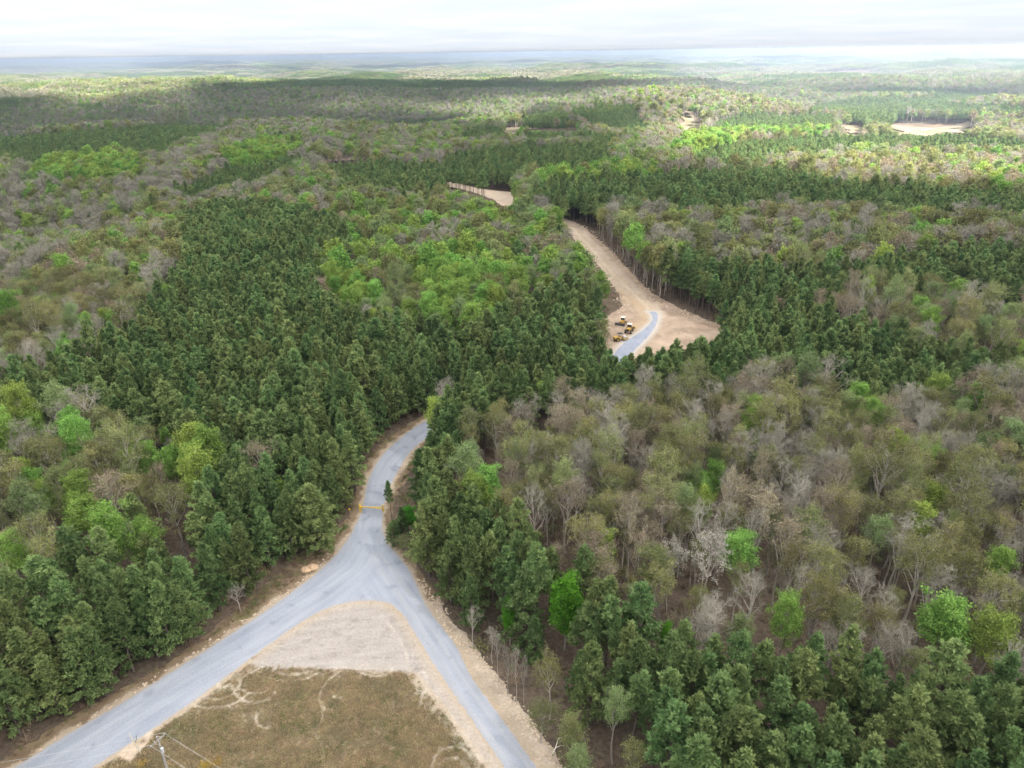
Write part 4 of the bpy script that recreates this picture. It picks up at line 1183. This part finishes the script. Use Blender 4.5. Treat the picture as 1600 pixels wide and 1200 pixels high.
for ln_ in (lin3, lin4):
    for (ax, ay), (bx, by) in zip(ln_[:-1], ln_[1:]):
        n = int(math.hypot(bx - ax, by - ay) * 3); t = rng.random(n)
        cx.append(ax + (bx - ax) * t + rng.normal(0, 1.6, n)); cy.append(ay + (by - ay) * t + rng.normal(0, 1.6, n))
cx = np.concatenate(cx); cy = np.concatenate(cy)
k = ~pip(cx, cy, gp); cx, cy = cx[k], cy[k]
s = rng.uniform(.1, .42, len(cx)) ** 1.2 * np.where(cy > 200, 2.4, 1.5)
scatter("dirt_clods", "dirt_clods_form", CLODS, cx, cy, np.full(len(cx), .02), rots(len(cx), rng, .3), np.column_stack([s, s, s * .8]), rng.integers(0, 4, len(cx)), "ridge of pale dirt clods and stones left along the graded road edges", "clods")

def mound(px, py, r, h, seed, label):
    c = unproj(px, py)
    n = 22; bm = bmesh.new(); g = []
    for i in range(n + 1):
        row = []
        for j in range(n + 1):
            u = (i / n * 2 - 1); v = (j / n * 2 - 1)
            q = math.hypot(u, v)
            z = h * max(0, 1 - q ** 1.6) * (1 + .4 * float(fbm(u * 1.7 + seed, v * 1.7, 8, 3))) - .02
            row.append(bm.verts.new((u * r * 1.2, v * r * .9, z)))
        g.append(row)
    for i in range(n):
        for j in range(n): bm.faces.new((g[i][j], g[i + 1][j], g[i + 1][j + 1], g[i][j + 1]))
    me = bpy.data.meshes.new("dirt_mound"); bm.to_mesh(me); bm.free()
    a = me.color_attributes.new("col", "FLOAT_COLOR", "POINT")
    a.data.foreach_set("color", np.tile(np.array([.44, .31, .2, 1], np.float32), len(me.vertices)))
    me.materials.append(MT["soil"])
    o = bpy.data.objects.new("dirt_mound", me); COL.objects.link(o); o.location = (c[0], c[1], .012)
    tag(o, label, "dirt mound")
mound(478, 890, 1.0, .75, 1, "left of two small orange dirt mounds beside the gravel road, below the broad pine")
mound(488, 886, 1.1, .8, 4, "right of two small orange dirt mounds beside the gravel road, below the broad pine")

# ------------------------------------------------------------------ built things
class PB:
    def __init__(s): s.bm = bmesh.new()
    def box(s, c, size, rz=0.0, ry=0.0, rx=0.0, bev=.03):
        m = Matrix.Translation(c) @ Matrix.Rotation(rz, 4, "Z") @ Matrix.Rotation(ry, 4, "Y") @ Matrix.Rotation(rx, 4, "X") @ Matrix.Diagonal((*size, 1))
        r = bmesh.ops.create_cube(s.bm, size=1, matrix=m)
        if bev:
            es = list({e for v in r["verts"] for e in v.link_edges})
            bmesh.ops.bevel(s.bm, geom=es, offset=min(bev, min(size) * .3), segments=1, affect="EDGES")
        return s
    def cyl(s, a, b, r1, r2=None, n=14):
        a = Vector(a); b = Vector(b); d = b - a
        m = Matrix.Translation((a + b) / 2) @ d.to_track_quat("Z", "Y").to_matrix().to_4x4()
        bmesh.ops.create_cone(s.bm, cap_ends=True, segments=n, radius1=r1, radius2=r1 if r2 is None else r2, depth=d.length, matrix=m)
        return s
    def path(s, pts, r, n=8):
        for a, b in zip(pts[:-1], pts[1:]): s.cyl(a, b, r, n=n)
        return s
    def build(s, name, m, parent=None):
        me = bpy.data.meshes.new(name); s.bm.to_mesh(me); s.bm.free()
        me.materials.append(m)
        o = bpy.data.objects.new(name, me); COL.objects.link(o)
        if parent: o.parent = parent
        return o
def empty(name, loc, rz=0.0):
    o = bpy.data.objects.new(name, None); COL.objects.link(o); o.location = loc; o.rotation_euler = (0, 0, rz); o.empty_display_size = .5
    return o

MY = plain_mat("yellow_paint", (.78, .5, .02), .5, dirt=.15)
MCAT = plain_mat("machine_yellow", (.52, .31, .05), .6, dirt=.5)
MPALE = plain_mat("pale_metal", (.72, .66, .55), .5, dirt=.2)
MBLK = plain_mat("black_rubber", (.025, .025, .028), .8)
MDARK = plain_mat("dark_steel", (.07, .065, .065), .6)
MGLASS = plain_mat("dark_glass", (.03, .035, .045), .12)
MSTEEL = plain_mat("worn_steel", (.5, .48, .46), .4, .3)
MWOOD = plain_mat("weathered_pole_wood", (.36, .335, .31), .9, dirt=.35)
MPORC = plain_mat("insulator_glaze", (.5, .52, .54), .25, dirt=.1)
MWIRE = plain_mat("aluminium_wire", (.42, .42, .43), .5, dirt=.1)

# yellow gate
A = unproj(563, 799); B = unproj(599, 799)
ga = empty("road_gate", (A[0], A[1], 0), math.atan2(B[1] - A[1], B[0] - A[0]))
W_ = float(np.linalg.norm(B - A))
tag(ga, "yellow steel swing gate closed across the gravel road above the fork", "gate")
PB().cyl((0, 0, 0), (0, 0, 1.75), .17).cyl((0, 0, 1.75), (0, 0, 1.82), .19, .1).build("hinge_post", MY, ga)
PB().cyl((W_, 0, 0), (W_, 0, 1.75), .17).cyl((W_, 0, 1.75), (W_, 0, 1.82), .19, .1).build("latch_post", MY, ga)
PB().cyl((.12, 0, 1.25), (W_ - .1, 0, 1.12), .1).cyl((W_ - .1, 0, .62), (W_ * .22, 0, 1.2), .075).cyl((W_ - .35, 0, 1.12), (W_ - .35, 0, .66), .06).build("barrier_arm", MY, ga)
PB().cyl((0, 0, 1.45), (1.1, 0, 1.24), .07).cyl((0, 0, .75), (.9, 0, 1.2), .06).build("brace", MY, ga)
PB().box((.3, -.14, 1.2), (.5, .1, .3)).build("lock_box", MY, ga)

q = unproj(547, 803)
sg = empty("marker_post", (q[0], q[1], 0))
tag(sg, "small yellow marker on a short post in the brush left of the yellow gate", "marker post")
PB().cyl((0, 0, 0), (0, 0, 1.3), .04, n=8).build("post", MWOOD, sg)
PB().box((0, -.05, 1.3), (.4, .04, .4), ry=PI / 4).build("marker_plate", MY, sg)
for (mx_, my_, lab) in ((601, 710, "small yellow marker post at the tree edge left of the upper road bend"), (588, 708, "yellow marker post set back in the trees left of the upper road bend")):
    pass

# utility pole
T = unproj(245, 1151, 10.5)
up_ = empty("utility_pole", (T[0], T[1], 0), math.radians(62))
tag(up_, "grey wooden utility pole with crossarm at the bottom edge of the grass field", "utility pole")
PB().cyl((0, 0, 0), (0, 0, 10.5), .2, .13, 16).build("pole", MWOOD, up_)
PB().box((0, .16, 9.6), (2.4, .1, .13)).build("crossarm", MWOOD, up_)
PB().cyl((-.8, .22, 9.6), (0, .18, 8.9), .02, n=6).cyl((.8, .22, 9.6), (0, .18, 8.9), .02, n=6).build("arm_brace", MSTEEL, up_)
for dx in (-1.1, -.45, .45, 1.1):
    PB().cyl((dx, .16, 9.66), (dx, .16, 9.78), .02, n=8).cyl((dx, .16, 9.78), (dx, .16, 9.86), .07, .05).cyl((dx, .16, 9.86), (dx, .16, 9.95), .06, .03).build("insulator", MPORC, up_)
PB().cyl((0, -.32, 7.6), (0, -.32, 8.4), .2).cyl((0, -.32, 8.4), (0, -.32, 8.46), .21, .08).build("transformer", MPORC, up_)
PB().box((0, -.16, 8.0), (.1, .16, .5)).build("transformer_bracket", MSTEEL, up_)
rz = math.radians(62)
def wire(dx, zz_, ang, ln, sag, label, drop=0):
    a = np.array([T[0] + dx * math.cos(rz) - .16 * math.sin(rz), T[1] + dx * math.sin(rz) + .16 * math.cos(rz), zz_])
    pts = []
    for i in range(25):
        t = i / 24
        pts.append((a[0] + math.cos(ang) * ln * t, a[1] + math.sin(ang) * ln * t, a[2] - sag * 4 * t * (1 - t) - drop * t))
    o = PB().path(pts, .018, 6).build("power_line", MWIRE)
    tag(o, label, "power line", "wires on the utility pole")
wl, wr = math.radians(190), math.radians(-28)
for i, dx in enumerate((-1.1, 1.1)):
    wire(dx, 9.95, wl, 46, .8, "%s wire running left from the utility pole across the roadside grass" % ("lower thin" if i == 0 else "upper thin"))
    wire(dx, 9.95, wr, 46, .8, "%s wire running right and down from the utility pole over the grass" % ("lower thin" if i == 0 else "upper thin"))

# pale leaning snag by the dirt patch
q = unproj(219, 1176); t_ = unproj(201, 1146, 5.0)
sn = empty("leaning_snag", (q[0], q[1], 0))
tag(sn, "pale barkless leaning dead stem beside the left road, left of the utility pole", "dead tree")
v = Vector((t_[0] - q[0], t_[1] - q[1], 5.0))
mb = MB(); mb.tube([(0, 0, 0), v * .5 + Vector((.06, 0, 0)), v], [.13, .1, .04], 7)
ob = bpy.data.objects.new("stem", mb.mesh("stem", [MPALE], True)); COL.objects.link(ob); ob.parent = sn
mb = MB(); mb.tube([v * .45, v * .6 + Vector((.5, .1, .35)), v * .75 + Vector((.75, .2, .6))], [.05, .035, .012], 5)
ob = bpy.data.objects.new("branch", mb.mesh("branch", [MDARK], True)); COL.objects.link(ob); ob.parent = sn

# tall yellow grass at the bottom edge
yg = leaf_mat("yellow_grass", (.45, .3, .03), (.65, .48, .08), .3, .1, .01)
for i, (a, b, sc_, lab) in enumerate(((322, 1198, 1.0, "clump of tall golden grass at the bottom edge, right of the utility pole"), (342, 1193, .8, "smaller golden grass clump right beside the tall golden clump at the bottom edge"), (222, 1196, .7, "yellow-green grass clump at the bottom edge, left of the utility pole"))):
    q = unproj(a, b)
    me = tuft_mesh(690 + i, 60, 1.2, .045, .5, yg, .7, "grass_clump")
    o = bpy.data.objects.new("grass_clump", me); COL.objects.link(o); o.location = (q[0], q[1], 0); o.scale = (sc_,) * 3
    tag(o, lab, "grass clump")

# fallen pale branch at the right wood edge, bottom
q = unproj(868, 1172)
mb = MB(); mb.tube([(-.6, -.9, .1), (0, 0, .5), (.5, 1.2, 1.0), (1.8, 1.6, 1.1)], [.09, .075, .05, .02], 6); mb.tube([(0, 0, .5), (.9, .1, .9), (1.9, -.2, 1.2)], [.05, .035, .012], 5)
ob = bpy.data.objects.new("fallen_branch", mb.mesh("fallen_branch", [MPALE], True)); COL.objects.link(ob); ob.location = (q[0], q[1], 0)
tag(ob, "pale fallen branch at the wood edge near the bottom of the lower road", "branch")
for a, b, rr_, lab in ((700, 1002, 1.0, "pale boulder-like lump of earth at the dirt edge right of the fork"),): pass

# machines
def z0(c): return float(hgt(c[0], c[1])) + .03
def heading(pa, pb):
    a = unproj(*pa); b = unproj(*pb); return math.atan2(b[1] - a[1], b[0] - a[0])

c = unproj(972, 507)
rz1 = math.radians(-118)
d = empty("bulldozer", (c[0], c[1], z0(c)), rz1)
tag(d, "yellow crawler bulldozer with a wide pale-edged blade, farthest of three machines on the dirt clearing", "bulldozer")
for sy in (-1, 1):
    tk = PB().box((0, sy * .95, .5), (3.3, .5, .55)).cyl((-1.6, sy * .7, .52), (-1.6, sy * 1.2, .52), .46).cyl((1.6, sy * .7, .52), (1.6, sy * 1.2, .52), .46).build("track", MDARK, d)
    PB().cyl((-1.6, sy * 1.2, .52), (-1.6, sy * 1.24, .52), .28).cyl((1.6, sy * 1.2, .52), (1.6, sy * 1.24, .52), .25).build("sprocket", MCAT, tk)
PB().box((.75, 0, 1.3), (2.0, 1.1, 1.0), bev=.1).box((-.9, 0, 1.0), (1.7, 1.3, .7), bev=.08).build("body", MCAT, d)
cb_ = PB().box((-.75, 0, 2.0), (1.25, 1.25, 1.25), bev=.06).build("cab", MGLASS, d)
PB().box((-.75, 0, 2.72), (1.7, 1.55, .16)).build("roof", MPALE, cb_)
PB().cyl((.9, .25, 1.8), (.9, .25, 2.6), .07).build("exhaust", MDARK, d)
bl = PB().box((2.55, 0, .75), (.14, 3.9, 1.1), ry=-.18).box((2.5, 1.9, .75), (.3, .08, 1.1), ry=-.18).box((2.5, -1.9, .75), (.3, .08, 1.1), ry=-.18).build("blade", MDARK, d)
PB().box((2.66, 0, .2), (.12, 3.9, .3), ry=-.18).build("cutting_edge", MPALE, bl)
for sy in (-1, 1): PB().cyl((-.2, sy * 1.28, .5), (2.4, sy * 1.28, .55), .11, n=8).build("push_arm", MCAT, d)

c = unproj(983, 519)
d = empty("wheel_loader", (c[0], c[1], z0(c)), math.radians(-112))
tag(d, "yellow wheeled loader with pale cab roof and black grille, parked closest to the gravel track", "loader")
for sx in (-1.5, 1.45):
    for sy in (-1, 1):
        w_ = PB().cyl((sx, sy * .8, .75), (sx, sy * 1.3, .75), .75, n=20).build("wheel", MBLK, d)
        PB().cyl((sx, sy * 1.28, .75), (sx, sy * 1.33, .75), .38).build("rim", MCAT, w_)
PB().box((1.3, 0, 1.5), (2.2, 1.35, 1.1), bev=.12).box((-1.0, 0, 1.15), (2.2, 1.3, .6), bev=.08).build("body", MCAT, d)
PB().box((2.42, 0, 1.5), (.06, 1.05, .8)).build("grille", MBLK, d)
cb_ = PB().box((-.35, 0, 2.35), (1.35, 1.4, 1.45), bev=.06).build("cab", MGLASS, d)
PB().box((-.35, 0, 3.15), (1.6, 1.65, .16)).build("roof", MPALE, cb_)
for sy in (-1, 1): PB().path([(-1.1, sy * .5, 1.7), (-2.6, sy * .5, 1.35), (-3.3, sy * .5, .65)], .13, 8).build("lift_arm", MCAT, d)
PB().box((-3.85, 0, .55), (.12, 2.7, 1.0), ry=.3).box((-4.25, 0, .18), (1.0, 2.7, .1)).box((-4.1, 1.33, .45), (.9, .08, .7)).box((-4.1, -1.33, .45), (.9, .08, .7)).build("bucket", MCAT, d)
PB().cyl((1.7, .3, 2.0), (1.7, .3, 2.7), .07).build("exhaust", MDARK, d)

c = unproj(969, 532)
d = empty("soil_roller", (c[0], c[1], z0(c)), math.radians(200))
tag(d, "yellow soil roller with black roll bar canopy, nearest the pines of the three machines", "roller")
PB().cyl((-1.9, -1.05, .75), (-1.9, 1.05, .75), .75, n=24).build("drum", MSTEEL, d)
PB().box((-1.9, 1.18, .8), (2.1, .14, .35)).box((-1.9, -1.18, .8), (2.1, .14, .35)).box((-.85, 0, .85), (.25, 2.4, .45)).box((-2.9, 0, .85), (.2, 2.4, .35)).build("drum_frame", MCAT, d)
PB().box((1.7, 0, 1.35), (1.9, 1.5, .95), bev=.15).box((.2, 0, .95), (1.4, 1.3, .4), bev=.05).build("body", MCAT, d)
for sy in (-1, 1):
    w_ = PB().cyl((1.5, sy * .7, .72), (1.5, sy * 1.2, .72), .72, n=20).build("wheel", MBLK, d)
    PB().cyl((1.5, sy * 1.18, .72), (1.5, sy * 1.23, .72), .36).build("rim", MCAT, w_)
ro = PB().box((.2, 0, 2.75), (1.7, 1.6, .1)).build("canopy", MBLK, d)
for sx in (-.5, .9):
    for sy in (-.7, .7): PB().cyl((sx, sy, 1.1), (sx, sy, 2.72), .05, n=8).build("canopy_post", MBLK, d)
PB().box((.35, 0, 1.45), (.5, .5, .15)).box((.6, 0, 1.75), (.12, .5, .6)).build("seat", MBLK, d)

# ------------------------------------------------------------------ sun, clouds, sky, haze
SUN_EL = math.radians(46); SUN_AZ = math.radians(124)     # azimuth measured clockwise from the view direction (+Y)
sd = np.array([math.sin(SUN_AZ) * math.cos(SUN_EL), math.cos(SUN_AZ) * math.cos(SUN_EL), math.sin(SUN_EL)])
sl = bpy.data.lights.new("sun", "SUN"); sl.energy = 5.0; sl.angle = math.radians(.53); sl.color = (1, .955, .88)
so = bpy.data.objects.new("sun", sl); COL.objects.link(so)
so.rotation_euler = Vector(sd).to_track_quat("Z", "Y").to_euler()
so.location = (0, 0, 500)

LIT = [
  [(1040, 262), (1065, 212), (1150, 203), (1300, 205), (1400, 195), (1600, 200), (1900, 205), (1900, 322), (1600, 312), (1450, 300), (1330, 288), (1250, 266), (1130, 262)],
  [(1000, 215), (1005, 185), (1030, 165), (1100, 150), (1200, 138), (1600, 150), (1900, 150), (1900, 205), (1300, 205), (1100, 212), (1030, 230)],
  [(470, 193), (540, 172), (640, 168), (740, 166), (800, 160), (900, 146), (1000, 136), (1130, 132), (1160, 150), (1080, 180), (1000, 205), (960, 176), (880, 172), (820, 196), (760, 196), (640, 182), (560, 186), (500, 198)],
  [(-300, 108), (300, 108), (296, 130), (285, 155), (272, 180), (255, 168), (240, 152), (215, 148), (190, 155), (160, 168), (135, 186), (118, 180), (100, 162), (60, 150), (0, 146), (-300, 146)],
  [(300, 108), (1900, 104), (1900, 150), (1200, 136), (1060, 126), (900, 131), (700, 128), (500, 125), (380, 131), (300, 140)],
]
ALT = 760.0
shift = sd[:2] / sd[2] * ALT
nx, ny = 230, 170
gx = np.linspace(-7600, 7600, nx); gy = np.concatenate([np.linspace(-900, 4200, 110), np.linspace(4300, 10200, 60)])  # far rows of unseen cloud added so distant haze gets less sun
GX, GY = np.meshgrid(gx, gy)
fx, fy = GX.ravel(), GY.ravel()
jx = fx + 50 * fbm(fx / 240, fy / 240, 801, 3); jy = fy + 50 * fbm(fx / 240, fy / 240, 802, 3)
zz = hgt(jx, jy) + 12
px, py, dd = project(jx, jy, zz)
lit = np.zeros(len(fx))
for poly in LIT: lit = np.maximum(lit, pip(px, py, poly) & (dd > 400))
far_ = (py < 106) & (dd > 400)
lit = np.where(far_, (fbm(fx / 1500, fy / 900, 803, 3) < .3), lit).astype(float)
D = (1 - lit).reshape(ny, nx)
for _ in range(2):
    Dp = np.pad(D, 1, mode="edge")
    D = (Dp[1:-1, 1:-1] * 2 + Dp[:-2, 1:-1] + Dp[2:, 1:-1] + Dp[1:-1, :-2] + Dp[1:-1, 2:]) / 6
Df = D.ravel()
th = 70 * smooth(.15, .9, Df) * (1 + .6 * fbm(fx / 300, fy / 300, 804, 3))
top = np.column_stack([fx + shift[0], fy + shift[1], ALT + 20 + np.abs(th)])
bot = np.column_stack([fx + shift[0], fy + shift[1], ALT + 10 - .15 * np.abs(th)])
me = bpy.data.meshes.new("cloud")
i, j = np.meshgrid(np.arange(ny - 1), np.arange(nx - 1), indexing="ij")
a = (i * nx + j).ravel(); qd = np.stack([a, a + 1, a + nx + 1, a + nx], 1)
keep = (Df[qd].max(1) > .06)
n_ = nx * ny
me.from_pydata(np.concatenate([top, bot]).tolist(), [], qd[keep].tolist() + (qd[keep][:, ::-1] + n_).tolist())
at = me.attributes.new("dens", "FLOAT", "POINT"); at.data.foreach_set("value", np.concatenate([Df, Df]).astype(np.float32))
me.polygons.foreach_set("use_smooth", np.ones(len(me.polygons), bool))
m, nt, out = mat("cloud_vapour")
L = nt.links.new
atn = N(nt, "ShaderNodeAttribute", attribute_name="dens")
mr = N(nt, "ShaderNodeMapRange"); mr.inputs[1].default_value = .1; mr.inputs[2].default_value = .9; mr.inputs[4].default_value = .78
L(atn.outputs["Fac"], mr.inputs[0])
tb = N(nt, "ShaderNodeBsdfTransparent"); tl = N(nt, "ShaderNodeBsdfTranslucent"); tl.inputs[0].default_value = (.5, .51, .53, 1)
ms = N(nt, "ShaderNodeMixShader"); L(mr.outputs[0], ms.inputs[0]); L(tb.outputs[0], ms.inputs[1]); L(tl.outputs[0], ms.inputs[2])
L(ms.outputs[0], out.inputs[0])
me.materials.append(m)
o = bpy.data.objects.new("cloud", me); COL.objects.link(o)
tag(o, "broken white cloud layer overhead that shades the woods and leaves sunlit gaps", "cloud", kind="structure")

w = bpy.data.worlds.new("World"); SC.world = w; w.use_nodes = True
nt = w.node_tree; nt.nodes.clear(); L = nt.links.new
out = N(nt, "ShaderNodeOutputWorld"); bg = N(nt, "ShaderNodeBackground")
sk = N(nt, "ShaderNodeTexSky", sky_type="NISHITA"); sk.sun_disc = False
sk.sun_elevation = SUN_EL; sk.sun_rotation = SUN_AZ
sk.air_density = 1.0; sk.dust_density = 1.6; sk.ozone_density = 1.0
tc = N(nt, "ShaderNodeTexCoord"); sx = N(nt, "ShaderNodeSeparateXYZ"); L(tc.outputs["Generated"], sx.inputs[0])
az_ = N(nt, "ShaderNodeMath", operation="ADD"); az_.inputs[1].default_value = .045; L(sx.outputs["Z"], az_.inputs[0])
ab = N(nt, "ShaderNodeMath", operation="MAXIMUM"); ab.inputs[1].default_value = .02; L(az_.outputs[0], ab.inputs[0])
dx = N(nt, "ShaderNodeMath", operation="DIVIDE"); dy = N(nt, "ShaderNodeMath", operation="DIVIDE")
L(sx.outputs["X"], dx.inputs[0]); L(ab.outputs[0], dx.inputs[1]); L(sx.outputs["Y"], dy.inputs[0]); L(ab.outputs[0], dy.inputs[1])
cx_ = N(nt, "ShaderNodeCombineXYZ"); L(dx.outputs[0], cx_.inputs[0]); L(dy.outputs[0], cx_.inputs[1])
nz = N(nt, "ShaderNodeTexNoise"); nz.inputs["Scale"].default_value = .55; nz.inputs["Detail"].default_value = 6; nz.inputs["Roughness"].default_value = .55
L(cx_.outputs[0], nz.inputs["Vector"])
cr = N(nt, "ShaderNodeMapRange"); cr.inputs[1].default_value = .36; cr.inputs[2].default_value = .7; cr.inputs[3].default_value = 0.0; cr.inputs[4].default_value = 1.0
L(nz.outputs["Fac"], cr.inputs[0])
cm = N(nt, "ShaderNodeMix", data_type="RGBA"); L(cr.outputs[0], cm.inputs[0]); cm.inputs[6].default_value = (2.36, 2.6, 2.98, 1); cm.inputs[7].default_value = (2.82, 2.92, 3.08, 1)
mx = N(nt, "ShaderNodeMix", data_type="RGBA"); mx.inputs[0].default_value = .86; L(sk.outputs[0], mx.inputs[6]); L(cm.outputs[2], mx.inputs[7])
L(mx.outputs[2], bg.inputs[0]); bg.inputs[1].default_value = .05
L(bg.outputs[0], out.inputs[0])

# haze: one closed box of thin air round the whole scene
zmin = -140.0; ztop = 98.0
PBX = PB(); PBX.box((0, 0, (zmin + ztop) / 2), (76000, 76000, ztop - zmin), bev=0)
m, nt, out = mat("haze_air")
pv = N(nt, "ShaderNodeVolumePrincipled"); pv.inputs["Color"].default_value = (.5, .6, .76, 1); pv.inputs["Density"].default_value = 2.1e-4
pv.inputs["Anisotropy"].default_value = 0.3
nt.links.new(pv.outputs[0], out.inputs["Volume"])
hz = PBX.build("haze", m)
tag(hz, "pale bluish haze filling the air over the far woods", "haze", kind="stuff")

SC.view_settings.view_transform = "Standard"; SC.view_settings.look = "None"
SC.view_settings.exposure = 2.85; SC.view_settings.gamma = 1.0
SC.cycles.max_bounces = 4; SC.cycles.diffuse_bounces = 2; SC.cycles.glossy_bounces = 2; SC.cycles.transmission_bounces = 3
SC.cycles.volume_bounces = 0; SC.cycles.transparent_max_bounces = 10
SC.cycles.caustics_reflective = False; SC.cycles.caustics_refractive = False
SC.cycles.use_denoising = True
SC.cycles.use_light_tree = False
